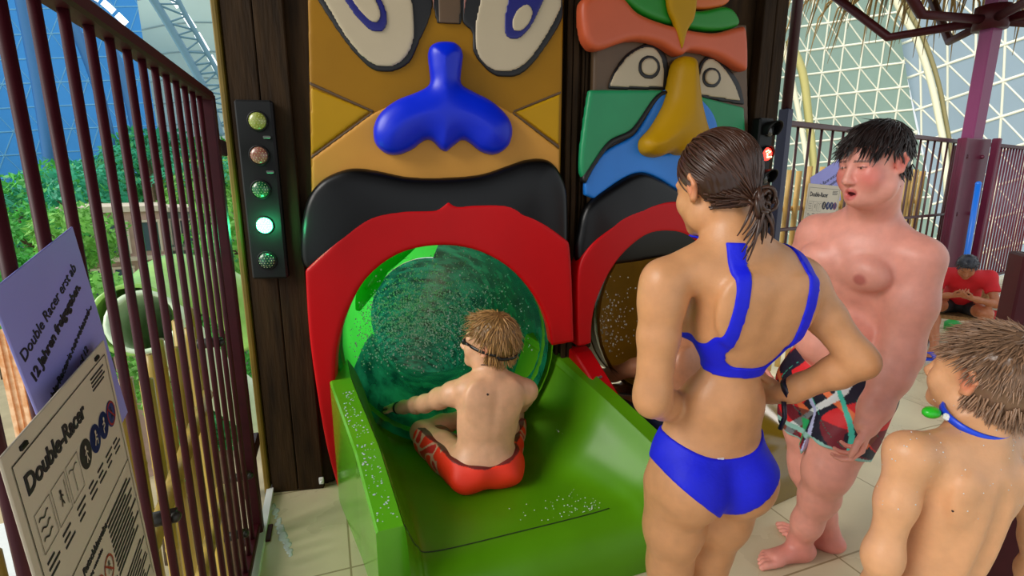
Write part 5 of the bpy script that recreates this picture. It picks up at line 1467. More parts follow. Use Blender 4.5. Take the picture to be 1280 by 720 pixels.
# ---- tall boy in patterned shorts
def tall_boy():
    base = (240, 164, 146)
    f = nrm(V(-.86, -.50, 0)); up = V(0, 0, 1)
    chest = P(1070, 335, 1.72); belly = P(1050, 420, 1.74); pelv = P(1044, 468, 1.80)
    R = frame(nrm(chest - pelv + V(0, -.02, 0)), f); Rp = frame(up, f); r = R[:, 0]          # r = his right
    B = Body((.62, 1.25, -.03), (1.62, 2.35, 1.80), .0038)
    B.ell(chest, (.150, .112, .16), R, .05); B.ell(chest + R @ V(0, 0, .09), (.15, .085, .07), R, .05)
    B.ell(belly, (.150, .125, .12), R, .06); B.ell(belly + R @ V(0, .035, -.01), (.125, .11, .085), R, .05)
    B.ell(pelv, (.160, .125, .12), Rp, .06)
    for s in (-1, 1):
        B.ell(chest + R @ V(s * .072, .088, .03), (.075, .045, .058), R, .025)
        B.ell(chest + R @ V(s * .13, -.01, -.10), (.05, .07, .09), R, .05)
        B.ell(pelv + Rp @ V(s * .07, -.08, -.04), (.085, .07, .09), Rp, .04)
    B.cone(chest + R @ V(-.12, .135, -.03), chest + R @ V(.12, .135, -.03), .004, .004, .02, 'sub')
    B.cone(belly + R @ V(-.13, .14, -.085), belly + R @ V(.13, .14, -.085), .004, .004, .018, 'sub')
    HC = P(1092, 204, 1.58); fh = nrm(V(-.95, -.28, -.20)); uh = nrm(V(-.16, -.06, 1)); H = Loc(HC, frame(uh, fh), .98)
    neck = chest + R @ V(0, -.02, .165)
    B.cone(neck, H(0, -.02, -.05), .074, .066, .04); B.ell(H(0, .03, -.10), (.045, .045, .03), H.R, .04)
    shL, shR = chest + R @ V(-.165, -.015, .080), chest + R @ V(.15, .0, .085)
    for s in (shL, shR): B.cone(neck + V(0, 0, -.02), s, .060, .058, .05)
    elL, wrL = P(1124, 447, 1.55), P(1084, 530, 1.50)
    elR, wrR = P(972, 405, 2.02), P(940, 455, 1.85)
    arm(B, shL, elL, wrL, (.068, .068, .056, .053, .036), .03); arm(B, shR, elR, wrR, (.064, .058, .05, .047, .033), .03)
    add_hand(B, wrL, nrm(V(-.10, -.03, -1)), nrm(V(-.75, .5, 0)), -1, 1.0, (.55, .6, .65, .7)); add_hand(B, wrR, nrm(V(-.3, -.9, -.2)), nrm(V(.2, -.2, -1)), 1, 1.0)
    aL = PZ(1000, 676, .085); aR = PZ(1034, 662, .085)
    kL, kR = P(1032, 592, 1.70), P(1012, 590, 1.90)
    hL, hR = pelv + Rp @ V(-.085, 0, -.06), pelv + Rp @ V(.085, 0, -.06)
    leg(B, hL, kL, aL, (.103, .076, .069, .064, .041), .04, -f); leg(B, hR, kR, aR, (.103, .076, .069, .064, .041), .03, -f)
    add_foot(B, aL, PZ(930, 699, 0) - PZ(1000, 690, 0), 1, 1.04); add_foot(B, aR, PZ(976, 655, 0) - PZ(1036, 676, 0), -1, 1.04)
    # note: his left big toe lies towards his right foot
    add_head(B, H, fat=.012, mouth=.014, jaw=1.08)
    v, q = B.mesh(); c = skin_cols(v, base); p = H.invp(v)
    c = blend(c, near(v, H(-.045, .07, -.03), .012, .05), (226, 96, 90), .6); c = blend(c, near(v, H(.045, .07, -.03), .012, .05), (226, 96, 90), .6)
    c = blend(c, lips_mask(H, v, .014), (206, 84, 86), .75)
    c = blend(c, (np.abs(p[:, 0]) < .02) & (p[:, 1] > .02) & (p[:, 1] < .083) & (p[:, 2] < -.064) & (p[:, 2] > -.096) & (np.linalg.norm(p, axis=1) < .13) & (near(v, H(0, .072, -.077), .014, .018) > 0), (120, 24, 34), .9)
    for s in (-1, 1): c = blend(c, near(v, H(s * .08, -.01, 0), .012, .035), (222, 92, 80), .6)
    for s in (-1, 1):
        m = near(v, chest + R @ V(s * .080, .132, .022), .014, .024); c = blend(c, m, (190, 92, 88), .75)
        e = near(v, H(s * .031, .0868, 0), .003, .0042); 
        pe = np.stack([(p[:, 0] - s * .031) / .012, (p[:, 2] + .0005) / .0020], 1); m = (np.linalg.norm(pe, axis=1) < 1) & (p[:, 1] > .072)
        c = blend(c, m, (214, 190, 182), .8); m = (np.hypot(p[:, 0] - s * .031, p[:, 2] + .001) < .0040) & (p[:, 1] > .075); c = blend(c, m, (40, 28, 24), 1)
        c = blend(c, (np.abs(p[:, 0] - s * .031) < .014) & (np.abs(p[:, 2] - .0028 + 12 * (np.abs(p[:, 0]) - .031) ** 2) < .0016) & (p[:, 1] > .07), (84, 46, 42), .8)
        b_ = (np.abs(p[:, 2] - (.0195 - .16 * np.maximum(np.abs(p[:, 0]) - .030, 0))) < .0028) & (np.abs(p[:, 0]) > .012) & (np.abs(p[:, 0]) < .052) & (p[:, 1] > .06); c = blend(c, b_, (96, 60, 52), .6)
    c = blend(c, near(v, aL - V(0, 0, .06), .05, .16), (206, 104, 96), .5); c = blend(c, near(v, aR - V(0, 0, .06), .05, .16), (206, 104, 96), .5)
    o = empty('person', (pelv[0], pelv[1], 0), 'tall boy with wet dark hair in patterned swim shorts talking beside the woman', 'person')
    mesh_np('body', v, q, SKIN, o, c)
    b = MB(); b.box(H(0, .079, -.0705), np.array((.024, .006, .006)) * H.k, H.R, bev=.001); b.build('teeth', mat('teeth', srgb(235, 230, 222), .3), o)
    # shorts
    S = Body(pelv - V(.34, .34, .45), pelv + V(.34, .34, .25), .0045)
    S.ell(pelv + V(0, 0, .03), (.170, .138, .11), Rp, .05); S.ell(pelv + V(0, 0, -.04), (.172, .138, .10), Rp, .05)
    for s in (-1, 1): S.ell(pelv + Rp @ V(s * .07, -.08, -.04), (.095, .078, .095), Rp, .05)
    for h_, k_ in ((hL, kL), (hR, kR)): S.cone(h_ + V(0, 0, .0), h_ + (k_ - h_) * .80, .118, .108, .03)
    tL, tR = nrm(kL - hL), nrm(kR - hR); Lp = Loc(pelv, Rp)
    x, y, z = S.ax[0][:, None, None], S.ax[1][None, :, None], S.ax[2][None, None, :]
    dl = lambda h_, t_, e: (x - h_[0]) * t_[0] + (y - h_[1]) * t_[1] + (z - h_[2]) * t_[2] - e
    D = np.maximum.reduce([S.D, z - (pelv[2] + .085) + 0 * x + 0 * y, np.minimum(dl(hL, tL, .215), dl(hR, tR, .215)) , np.where(S.D < 1, (pelv[2] - .33) - z, 1)])
    # hems: cut each leg at its own length
    side = (x - pelv[0]) * Rp[0, 0] + (y - pelv[1]) * Rp[1, 0] + 0 * z
    D = np.maximum(D, np.where(side < 0, dl(hL, tL, .195), dl(hR, tR, .195)))
    D = D + .004 * np.sin(18 * (side * 3 + 2 * z)) * np.sin(30 * (x + y))
    vs_, qs_ = surface_nets(D.astype(np.float32), S.lo, S.h); vs_ = relax(vs_, qs_, 3, .5)
    pl = Lp.invp(vs_); a = np.arctan2(pl[:, 0], pl[:, 1]); zz = pl[:, 2]
    cc = np.tile(np.array(srgb(20, 18, 44)[:3]), (len(vs_), 1)); N_ = lambda fx, fz, ph: np.sin(a * fx + 2.2 * np.sin(zz * fz + ph) + ph)
    cc = blend(cc, N_(3.2, 14, .4) > -.45, (222, 30, 40)); cc = blend(cc, (N_(5, 22, 2.) > .62), (16, 20, 40)); cc = blend(cc, (N_(4.2, 18, 4.2) > .86), (240, 120, 70))
    cc = blend(cc, (N_(2.6, 9, 1.2) > .965), (226, 232, 236)); cc = blend(cc, (np.abs(N_(3.5, 12, 5.3)) < .03), (60, 190, 160))
    cc = blend(cc, (zz < -.13) & (N_(3.2, 14, .4) <= .9), (16, 16, 42), .75); cc = blend(cc, (np.abs(a - .2 - .25 * np.sin(zz * 8)) < .07) & (zz < .02), (190, 196, 240)); cc = blend(cc, (np.abs(a + .55 - .3 * np.sin(zz * 9)) < .05), (70, 200, 180))
    cc = blend(cc, (np.abs(a - .35) < .16) & (zz < -.17), (40, 170, 100)); cc = blend(cc, np.abs(a) > 2.2, (196, 24, 36))
    hem = np.minimum(np.abs((vs_ - hL) @ tL - .195), np.abs((vs_ - hR) @ tR - .195)) < .010
    cc = blend(cc, hem & (zz < -.1), (150, 200, 190))
    mesh_np('swim_shorts', vs_, qs_, mat('shorts_print', (.5, .5, .5, 1), .6, attr='Col', bump=.1, bscale=90), o, cc)
    # hair: wet, dark, ruffled, falling on the forehead
    def root(p): return not ((p[1] > .075 and p[2] < .07) or (p[1] > .02 and p[2] < .02) or (abs(p[0]) > .04 and p[1] > -.01 and p[2] < .035) or p[2] < -.045)
    def flow(p):
        d = p - np.array((0, -.05, .13)); g = np.array((0, .25, -.25)); t = d / np.linalg.norm(d) * .6 + g + np.array((.25, 0, 0))
        if p[1] > .03: t = np.array((p[0] * 3 + .12, .55, -.75))
        elif p[2] < .03: t = np.array((0, -.25, -1.))
        return t
    def cap(x, y, z): return np.maximum.reduce([y - .080 + .0 * z, np.where(z < .062, y - .03 + (.062 - z) * .9, -1), np.where((np.abs(x) > .03) & (z < .03), y + .012, -1), -.05 - z + 0 * x])
    hair_mesh('hair', H, o, (40, 28, 26), root, flow, 760, lambda p: .060 if p[2] > .05 else .020,   .0025, .005, cap, .008, .14, rnd=random.Random(2), dark=.5, wave=.12, rough=.3)
    return o
tall_boy()
# ---- boy in red shorts sitting in the left slide, and the rider in the right slide
def sitter(tr=None, base=(234, 178, 138), hair_c=(172, 128, 74), label='', far=False):
    T = (lambda p: p) if tr is None else tr
    Rt = np.eye(3) if tr is None else tr.R
    f = nrm(V(-.30, .95, 0)); up = V(0, 0, 1)
    pelv = P(604, 574, 2.06); chest = P(612, 508, 2.10); neck = P(613, 467, 2.12)
    R = Rt @ frame(nrm(neck - pelv), f); Rp = Rt @ frame(nrm(up * 1 + V(0, .05, 0)), f)
    pelv, chest, neck = T(pelv), T(chest), T(neck)
    B = Body(pelv - V(.75, .5, .25), pelv + V(.75, .95, .85), .0045)
    B.ell(chest, (.142, .092, .15), R, .05); B.ell(chest + R @ V(0, 0, .075), (.158, .074, .075), R, .05); mid = (chest + pelv) / 2
    B.ell(mid, (.128, .084, .13), R, .06); B.ell(pelv, (.150, .110, .10), Rp, .05)
    for s in (-1, 1):
        B.ell(chest + R @ V(s * .075, -.064, .045), (.055, .022, .085), R, .03); B.ell(pelv + Rp @ V(s * .07, -.05, -.035), (.085, .075, .065), Rp, .03)
    B.cone(chest + R @ V(0, -.118, .09), pelv + R @ V(0, -.125, .06), .012, .012, .03, 'sub')
    HC = T(P(611, 428, 2.16)); fh = Rt @ nrm(V(-.93, .30, .12)); uh = Rt @ nrm(V(.10, -.1, 1)); H = Loc(HC, frame(uh, fh), 1.14)
    B.cone(neck + R @ V(0, .01, -.02), H(0, -.025, -.045), .054, .05, .03)
    shL, shR = T(P(566, 492, 2.12)), T(P(657, 489, 2.16))
    for s in (shL, shR): B.cone(neck + R @ V(0, 0, -.025), s, .05, .05, .045)
    elL, wrL = T(P(530, 505, 2.30)), T(P(497, 510, 2.46)); elR, wrR = T(P(650, 505, 2.40)), T(P(630, 520, 2.62))
    arm(B, shL, elL, wrL, (.052, .047, .039, .039, .026), .025); arm(B, shR, elR, wrR, (.052, .047, .039, .039, .026), .025)
    add_hand(B, wrL, Rt @ nrm(V(-.5, .7, -.15)), Rt @ nrm(V(.1, .1, -1)), 1, .92, (.3, .35, .4, .4)); add_hand(B, wrR, Rt @ nrm(V(.3, .9, -.3)), Rt @ nrm(V(0, .2, -1)), -1, .92)
    hL, hR = pelv + Rp @ V(-.085, .03, -.03), pelv + Rp @ V(.085, .03, -.03)
    kL, kR = T(P(527, 540, 2.36)), T(V(.0, 2.46, .30)); aL, aR = T(V(-.17, 2.56, .27)), T(V(-.02, 2.72, .27))
    leg(B, hL, kL, aL, (.085, .058, .052, .052, .035), .03); leg(B, hR, kR, aR, (.085, .058, .052, .052, .035), .03)
    z0 = aL[2] - .075
    add_foot(B, aL, Rt @ V(.35, .9, 0), -1, .95, z0); add_foot(B, aR, Rt @ V(.1, .95, 0), 1, .95, z0)
    add_head(B, H)
    v, q = B.mesh(); c = skin_cols(v, base); p = H.invp(v)
    c = blend(c, lips_mask(H, v), (196, 104, 92), .7)
    for s in (-1, 1): c = blend(c, near(v, H(s * .08, -.01, 0), .012, .035), (226, 120, 96), .6)
    c = blend(c, near(v, T(P(611, 494, 2.04)), .004, .045) * 0, base)
    o = empty('person', (pelv[0], pelv[1], 0), label, 'person')
    mesh_np('body', v, q, SKIN, o, c)
    # shorts
    S = Body(pelv - V(.45, .3, .2), pelv + V(.4, .55, .25), .0045)
    S.ell(pelv + Rp @ V(0, 0, .0), (.168, .126, .085), Rp, .04)
    for s in (-1, 1): S.ell(pelv + Rp @ V(s * .075, -.05, -.04), (.096, .086, .072), Rp, .04)
    for h_, k_ in ((hL, kL), (hR, kR)): S.cone(h_, h_ + (k_ - h_) * .86, .102, .086, .03)
    x, y, z = S.ax[0][:, None, None], S.ax[1][None, :, None], S.ax[2][None, None, :]
    tL, tR = nrm(kL - hL), nrm(kR - hR); LL, LR_ = np.linalg.norm(kL - hL) * .82, np.linalg.norm(kR - hR) * .82
    dl = lambda h_, t_, e: (x - h_[0]) * t_[0] + (y - h_[1]) * t_[1] + (z - h_[2]) * t_[2] - e
    Lp = Loc(pelv, Rp); a, b_, zz = Lp.inv(x, y, z)
    D = np.maximum.reduce([S.D, np.where(a < 0, dl(hL, tL, LL), dl(hR, tR, LR_)), zz - (.02 + .0 * a) - .02 * np.abs(a) / .15])
    D = D + .004 * np.sin(45 * (a + .5 * zz)) * np.sin(38 * b_)
    vs_, qs_ = surface_nets(D.astype(np.float32), S.lo, S.h); vs_ = relax(vs_, qs_, 3, .5)
    pl = Lp.invp(vs_); cc = np.tile(np.array(srgb(250, 52, 18)[:3]), (len(vs_), 1)) if not far else np.tile(np.array(srgb(30, 40, 80)[:3]), (len(vs_), 1))
    if not far:
        n1 = np.sin(pl[:, 0] * 46 + 2 * np.sin(pl[:, 1] * 38) + pl[:, 2] * 30) + np.sin(pl[:, 1] * 52 + 2 * np.sin(pl[:, 2] * 44)); m = (n1 > -.35) & (pl[:, 1] > .05)
        cc = blend(cc, m, (216, 160, 130)); cc = blend(cc, (n1 > .9) & (pl[:, 1] > .05), (206, 30, 24))
    cc = blend(cc, pl[:, 2] > .0165 + .02 * np.abs(pl[:, 0]) / .15, (50, 26, 30), .85)
    mesh_np('swim_shorts', vs_, qs_, mat('red_shorts', (.5, .5, .5, 1), .55, attr='Col', bump=.1, bscale=90), o, cc)
    # dark drawstring line of the waistband
    W = [];
    for t in np.linspace(-1.9, 1.9, 40):
        q_ = Lp(.158 * math.sin(t), -.118 * math.cos(t), .022 + .02 * abs(math.sin(t))); i = np.argmin(np.linalg.norm(vs_ - q_, axis=1)); W.append(vs_[i] * .5 + q_ * .5)
    # wristband
    def band(name, c_, d, rr, wd, m_):
        u = nrm(np.cross(d, V(0, 0, 1))); w2 = np.cross(d, u); pts = [c_ + rr * (math.cos(t) * u + math.sin(t) * w2) for t in np.linspace(0, 2 * math.pi, 25)[:-1]]
        ribbon(name, pts, [p_ - c_ for p_ in pts], wd, .004, m_, o, True)
    d = nrm(elL - wrL); band('wristband', wrL + d * .012, d, .0305, .016, mat('band_dark', srgb(24, 26, 34), .5))
    # goggles: strap round the head, eye cups on the face
    gm = mat('goggle_black', srgb(16, 16, 20), .3); gl = mat('goggle_lens', srgb(30, 24, 30), .08, coat=.6)
    if not far:
        pts = []; nn_ = []
        for t in np.linspace(rad(52), rad(308), 44):
            d_ = np.array([math.sin(t), math.cos(t), 0]); zt = .004 + (-.012 if abs(t - math.pi) < 1 else 0) - .022 * (1 - math.cos(t)) / 2
            e = d_ * np.array((.0835, .1035, 0)); pts.append(H(e[0], e[1] - .012, zt)); nn_.append(H.R @ d_)
        gg = ribbon('goggles', pts, nn_, .012, .005, gm, o)
        b = MB()
        for s in (-1, 1): b.ball(H(s * .031, .086, .001), np.array((.024, .013, .0175)) * H.k, H.R, 16, 10); b.tube([H(s * .05, .083, .001), H(s * .068, .055, .002)], .006, 6)
        b.tube([H(-.012, .096, .004), H(.012, .096, .004)], .004, 6); b.build('eye_cup', gm, gg)
        b = MB()
        for s in (-1, 1): b.ball(H(s * .031, .092, .001), np.array((.018, .0095, .0125)) * H.k, H.R, 16, 10)
        b.build('lens', gl, gg)
        # cord round the neck
        Bc = []
        cN = neck + R @ V(0, .012, .035); u, w2 = R[:, 0], R[:, 1]
        b = MB(); pts = [cN + .0605 * (math.cos(t) * u + math.sin(t) * w2) + R[:, 2] * (-.014 * math.sin(t)) for t in np.linspace(0, 2 * math.pi, 33)]
        b.tube(pts, .0022, 5, cap=False); b.build('neck_cord', mat('cord_brown', srgb(60, 36, 26), .7), o)
        b = MB(); i = np.argmin(np.linalg.norm(v - P(611, 493.5, 2.0), axis=1)); b.ball(v[i], (.0055, .003, .0055), None, 10, 6); tag(b.build('mole', mat('mole', srgb(52, 26, 18), .5), o), 'dark mole on the upper back')
    def root(p): return not ((p[1] > .060 and p[2] < .075) or (p[1] > .015 and p[2] < .045) or (abs(p[0]) > .04 and p[1] > -.01 and p[2] < .03) or p[2] < -.055)
    def flow(p):
        d = p - np.array((0, -.04, .14)); t = d / np.linalg.norm(d) + np.array((.1, 0, -.5))
        if p[1] > .035: t = np.array((p[0] * 4, .45, -.25))
        return t
    def cap(x, y, z): return np.maximum.reduce([y - .070 + .0 * z, np.where(z < .065, y - .025 + (.065 - z) * .6, -1), np.where((np.abs(x) > .03) & (z < .025), y + .005, -1), -.062 - z + 0 * x])
    hair_mesh('hair', H, o, hair_c, root, flow, 800 if not far else 300, lambda p: .05 if p[2] > .03 else .03, .0024, .009, cap, .010, .22, rnd=random.Random(8), dark=.5, wave=.1)
    return o
sitter(label='boy in red swim shorts and black goggles sitting in the green slide')
class Tr:
    """moves the sitting pose to the other slide"""
    def __init__(s, frm, to, ang): s.a = np.asarray(frm, float); s.b = np.asarray(to, float); s.R = np.array(Matrix.Rotation(ang, 3, 'Z'))
    def __call__(s, p): return s.b + s.R @ (np.asarray(p) - s.a)
q = np.array(wRs(1.95, -1.78, 0)); p0 = P(604, 574, 2.06)
sitter(Tr(p0, V(q[0], q[1], p0[2]), rad(8)), (180, 120, 86), (60, 42, 30), 'rider hidden by the woman with only a hand showing in the ochre slide mouth', True)
# ---- small boy close on the right
def kid():
    base = (226, 168, 122)
    f = nrm(V(-.25, .97, 0)); up = V(0, 0, 1)
    chest = P(1198, 622, .93); neck = P(1222, 540, .93)
    pelv = V(chest[0] - .015, chest[1] + .02, .60)
    R = frame(nrm(neck - pelv), f); Rp = frame(up, f)
    B = Body(V(chest[0] - .36, chest[1] - .32, -.02), V(chest[0] + .36, chest[1] + .36, 1.33), .0036)
    B.ell(chest, (.105, .068, .12), R, .04); B.ell(chest + R @ V(0, 0, .07), (.118, .054, .05), R, .04)
    B.ell((chest + pelv) / 2 + V(0, 0, -.02), (.090, .062, .13), R, .05); B.ell(pelv, (.105, .08, .08), Rp, .05)
    for s in (-1, 1):
        B.ell(chest + R @ V(s * .058, -.045, .030), (.036, .019, .066), frame(nrm(R @ V(s * .25, 0, 1)), f), .016)
        B.ell(chest + R @ V(s * .03, -.054, -.06), (.016, .016, .10), R, .02)
        B.ell(pelv + Rp @ V(s * .052, -.045, -.035), (.06, .052, .065), Rp, .03)
    B.cone(chest + R @ V(0, -.085, .09), pelv + R @ V(0, -.088, .05), .010, .010, .022, 'sub')
    for s in (-1, 1): B.cone(chest + R @ V(s * .045, -.095, -.02), chest + R @ V(s * .10, -.07, -.07), .008, .008, .02, 'sub')
    HC = P(1232, 470, .965); fh = nrm(V(-.36, .93, .0)); uh = nrm(V(.06, -.10, 1)); H = Loc(HC, frame(uh, fh), .90)
    B.cone(neck + V(0, .01, -.01), H(0, -.03, -.045), .041, .042, .025)
    shL, shR = P(1136, 566, .905), P(1272, 556, 1.03)
    for s in (shL, shR): B.cone(neck + V(0, 0, -.02), s + V(0, 0, -.002), .036, .036, .035)
    elL, wrL = P(1102, 700, .89), P(1090, 815, .96); elR, wrR = P(1300, 682, 1.03), P(1270, 790, 1.07)
    arm(B, shL, elL, wrL, (.037, .032, .0285, .028, .020), .028); arm(B, shR, elR, wrR, (.036, .031, .0285, .028, .020), .028)
    add_hand(B, wrL, nrm(V(0, .2, -1)), nrm(V(1, .1, 0)), -1, .75); add_hand(B, wrR, nrm(V(-.1, .15, -1)), nrm(V(-1, .1, 0)), 1, .75)
    hL, hR = pelv + Rp @ V(-.058, 0, -.04), pelv + Rp @ V(.058, 0, -.04)
    kL, kR = V(hL[0], hL[1] + .01, .33), V(hR[0] + .01, hR[1] + .02, .33); aL, aR = V(kL[0], kL[1] - .02, .06), V(kR[0], kR[1] - .02, .06)
    leg(B, hL, kL, aL, (.062, .043, .040, .038, .026), .025, -f); leg(B, hR, kR, aR, (.062, .043, .040, .038, .026), .025, -f)
    add_foot(B, aL, f + V(-.15, 0, 0), -1, .75); add_foot(B, aR, f + V(.15, 0, 0), 1, .75)
    add_head(B, H, fat=.005, nose=.85)
    v, q = B.mesh(); c = skin_cols(v, base); c = blend(c, lips_mask(H, v), (196, 100, 90), .7)
    for s in (-1, 1): c = blend(c, near(v, H(s * .08, -.01, 0), .012, .035), (226, 122, 94), .65)
    o = empty('person', (pelv[0], pelv[1], 0), 'small boy with short wet hair and blue goggles round his neck at the right edge', 'person')
    mesh_np('body', v, q, SKIN, o, c)
    S = Body(pelv - V(.2, .2, .3), pelv + V(.2, .2, .15), .0045)
    S.ell(pelv + V(0, 0, .0), (.114, .09, .075), Rp, .04)
    for s in (-1, 1): S.ell(pelv + Rp @ V(s * .052, -.045, -.035), (.068, .06, .07), Rp, .03)
    for h_, k_ in ((hL, kL), (hR, kR)): S.cone(h_, h_ + (k_ - h_) * .8, .075, .068, .02)
    x, y, z = S.ax[0][:, None, None], S.ax[1][None, :, None], S.ax[2][None, None, :]
    D = np.maximum.reduce([S.D, z - pelv[2] - .04 + 0 * x + 0 * y, pelv[2] - .19 - z + 0 * x + 0 * y]).astype(np.float32)
    vs_, qs_ = surface_nets(D, S.lo, S.h); mesh_np('swim_shorts', relax(vs_, qs_, 3), qs_, mat('navy_shorts', srgb(22, 34, 80), .6), o)
    # goggles hanging round the neck
    gb_ = mat('goggle_blue', srgb(20, 70, 220), .35); cN = neck + R @ V(0, .012, .022); u, w2 = R[:, 0], R[:, 1]
    def loop(rr, dz, ph=0): return [cN + rr * (math.cos(t) * u * 1.12 + math.sin(t) * w2) + R[:, 2] * (dz + .016 * math.sin(t)) for t in np.linspace(0, 2 * math.pi, 41)[:-1]]
    pts = loop(.0505, .0); gg = ribbon('goggles', pts, [p_ - cN for p_ in pts], .013, .005, gb_, o, True)
    pts = loop(.053, -.012)[22:40]; ribbon('strap', pts, [p_ - cN for p_ in pts], .009, .005, gb_, gg)
    b = MB(); pc = P(1160, 527, .90); e0 = cN - u * .056 + w2 * .012 + R[:, 2] * .002
    b.ball(e0 - u * .014 + w2 * .02, (.02, .014, .012), R, 12, 8); b.build('eye_cup', mat('goggle_green', srgb(40, 190, 40), .3), gg)
    b = MB(); b.box(e0, (.012, .012, .014), R, bev=.003); b.build('clip', white, gg)
    b = MB()
    i = np.argmin(np.linalg.norm(v - P(1182, 651, .84), axis=1)); b.ball(v[i], .0022, None, 8, 5); b.build('mole', mat('mole', srgb(52, 26, 18), .5), o)
    b = MB(); rn = random.Random(11)
    sel = np.where((v[:, 2] > .85) & (v[:, 2] < 1.09))[0]
    for k in range(150): b.ball(v[rn.choice(sel)], rn.uniform(.0007, .0016), None, 6, 4)
    w_ = b.build('water_drops', water, o); w_['kind'] = 'stuff'
    crown = np.array((.0, -.045, .12))
    def root(p): return not ((p[1] > .075 and p[2] < .07) or (p[1] > .03 and p[2] < .035) or (abs(p[0]) > .04 and p[1] > -.005 and p[2] < .03) or p[2] < -.078)
    def flow(p):
        d = p - crown; d = d / np.linalg.norm(d); return d + np.array((0, .0, -.35 if p[2] < .05 else .0)) + (np.array((0, .4, -.2)) if p[1] > .02 else 0)
    def cap(x, y, z): return np.maximum.reduce([y - .080 + .0 * z, np.where(z < .05, y - .03 + (.05 - z) * .5, -1), np.where((np.abs(x) > .03) & (z < .03), y + .004, -1), -.066 - z + 0 * x])
    hair_mesh('hair', H, o, (150, 116, 90), root, flow, 2200, lambda p: .034, .0016, .009, cap, .0065, .16, rnd=random.Random(9), dark=.62, step=.006, rough=.3)
    return o
kid()
# ---- man in a red shirt sitting at the back, looking at his phone, and his chair
def man():
    k = .79; base = (176, 108, 72)
    ft = PZ(1158, 441, 0); seat_z = .40 * k
    f = nrm(V(-.62, -.78, 0)); s_ = np.array([f[1], -f[0], 0])                 # s_ = his right
    org = PZ(1190, 434, 0) - f * .10; G = lambda a, b, c: np.array([org[0], org[1], 0]) + k * (f * a + s_ * b + V(0, 0, c))
    Rp = frame((0, 0, 1), f); up = nrm(V(0, 0, 1) + .85 * f); R = frame(up, f)
    B = Body(G(0, 0, .4) - V(.62, .62, .5), G(0, 0, .4) + V(.62, .62, .75), .006)
    pelv = G(0, 0, .50); chest = G(.24, 0, .80); neck = G(.35, 0, .92)
    B.ell(pelv, np.array((.16, .12, .11)) * k, Rp, .05); B.ell((pelv + chest) / 2, np.array((.14, .10, .15)) * k, R, .05); B.ell(chest, np.array((.16, .10, .15)) * k, R, .05)
    HC = G(.45, .02, .98); H = Loc(HC, frame(nrm(V(0, 0, 1) + .75 * f), nrm(f * .75 - V(0, 0, .65))), k)
    B.cone(neck, H(0, -.02, -.05), .05 * k, .05 * k, .03)
    shR, shL = chest + R @ V(.18, 0, .09) * k, chest + R @ V(-.18, 0, .09) * k
    for s in (shR, shL): B.cone(neck, s, .05 * k, .05 * k, .04)
    phone = G(.60, .02, .70)
    elR, elL = G(.42, .27, .62), G(.40, -.27, .60); wrR, wrL = phone + k * (s_ * .075 + V(0, 0, -.02) - f * .04), phone + k * (-s_ * .075 + V(0, 0, -.03) - f * .04)
    rr = [.048 * k, .044 * k, .038 * k, .037 * k, .026 * k]; arm(B, shR, elR, wrR, rr); arm(B, shL, elL, wrL, rr)
    add_hand(B, wrR, nrm(-s_ * .7 + f * .6 + V(0, 0, .2)), nrm(-s_ * .3 + V(0, 0, 1) - f * .5), 1, k, (.5, .5, .5, .5)); add_hand(B, wrL, nrm(s_ * .7 + f * .6 + V(0, 0, .2)), nrm(s_ * .3 + V(0, 0, 1) - f * .5), -1, k, (.5, .5, .5, .5))
    hR, hL = G(.02, .10, .48), G(.02, -.10, .48); kR, kL = G(.46, .24, .52), G(.46, -.20, .50)
    aR = PZ(1168, 436, .08); aL = G(.42, -.22, .09)
    leg(B, hR, kR, aR, np.array((.09, .06, .055, .056, .038)) * k); leg(B, hL, kL, aL, np.array((.09, .06, .055, .056, .038)) * k)
    add_foot(B, aR, f + s_ * .5, -1, k, .02); add_foot(B, aL, f - s_ * .2, 1, k, .02)
    add_head(B, H)
    v, q = B.mesh(); o = empty('person', (pelv[0], pelv[1], 0), 'man in a red shirt and blue sandals bent over a phone on a wicker chair', 'person')
    c = skin_cols(v, base); p = H.invp(v)
    for s in (-1, 1): c = blend(c, (np.hypot(p[:, 0] - s * .031, p[:, 2] - .018) < .012) & (np.abs(p[:, 2] - .018) < .004) & (p[:, 1] > .06), (40, 24, 20), .8)
    mesh_np('body', v, q, SKIN, o, c)
    # shirt
    Lc = Loc(chest, R, k); Lq = Loc(pelv, Rp, k)
    S = Body(B.lo, G(0, 0, .4) + V(.62, .62, .75), .006)
    S.ell(pelv + V(0, 0, .05), np.array((.175, .14, .10)) * k, Rp, .05); S.ell((pelv + chest) / 2, np.array((.16, .12, .16)) * k, R, .06); S.ell(chest, np.array((.18, .12, .16)) * k, R, .05)
    for s in (shR, shL): S.cone(neck + V(0, 0, -.02), s, .06 * k, .064 * k, .05)
    for s, e in ((shR, elR), (shL, elL)): S.cone(s, s + (e - s) * .62, .066 * k, .064 * k, .04)
    X, Y, Z = S.ax[0][:, None, None], S.ax[1][None, :, None], S.ax[2][None, None, :]
    D = np.maximum(S.D, .0)
    D = S.D
    hd = np.sqrt((X - neck[0]) ** 2 + (Y - neck[1]) ** 2 + (Z - neck[2] - .03) ** 2) - .062 * k
    D = np.maximum.reduce([D, -hd, pelv[2] - .0 - Z + 0 * X + 0 * Y])
    for s, e in ((shR, elR), (shL, elL)):
        t = nrm(e - s); dd = (X - s[0]) * t[0] + (Y - s[1]) * t[1] + (Z - s[2]) * t[2]; rad_ = np.sqrt((X - s[0]) ** 2 + (Y - s[1]) ** 2 + (Z - s[2]) ** 2)
        D = np.maximum(D, np.where(np.sqrt(np.maximum(rad_ ** 2 - dd ** 2, 0)) < .1 * k, dd - .17 * k, -1))
    D = D + .004 * np.sin(40 * X + 20 * Z) * np.sin(35 * Y)
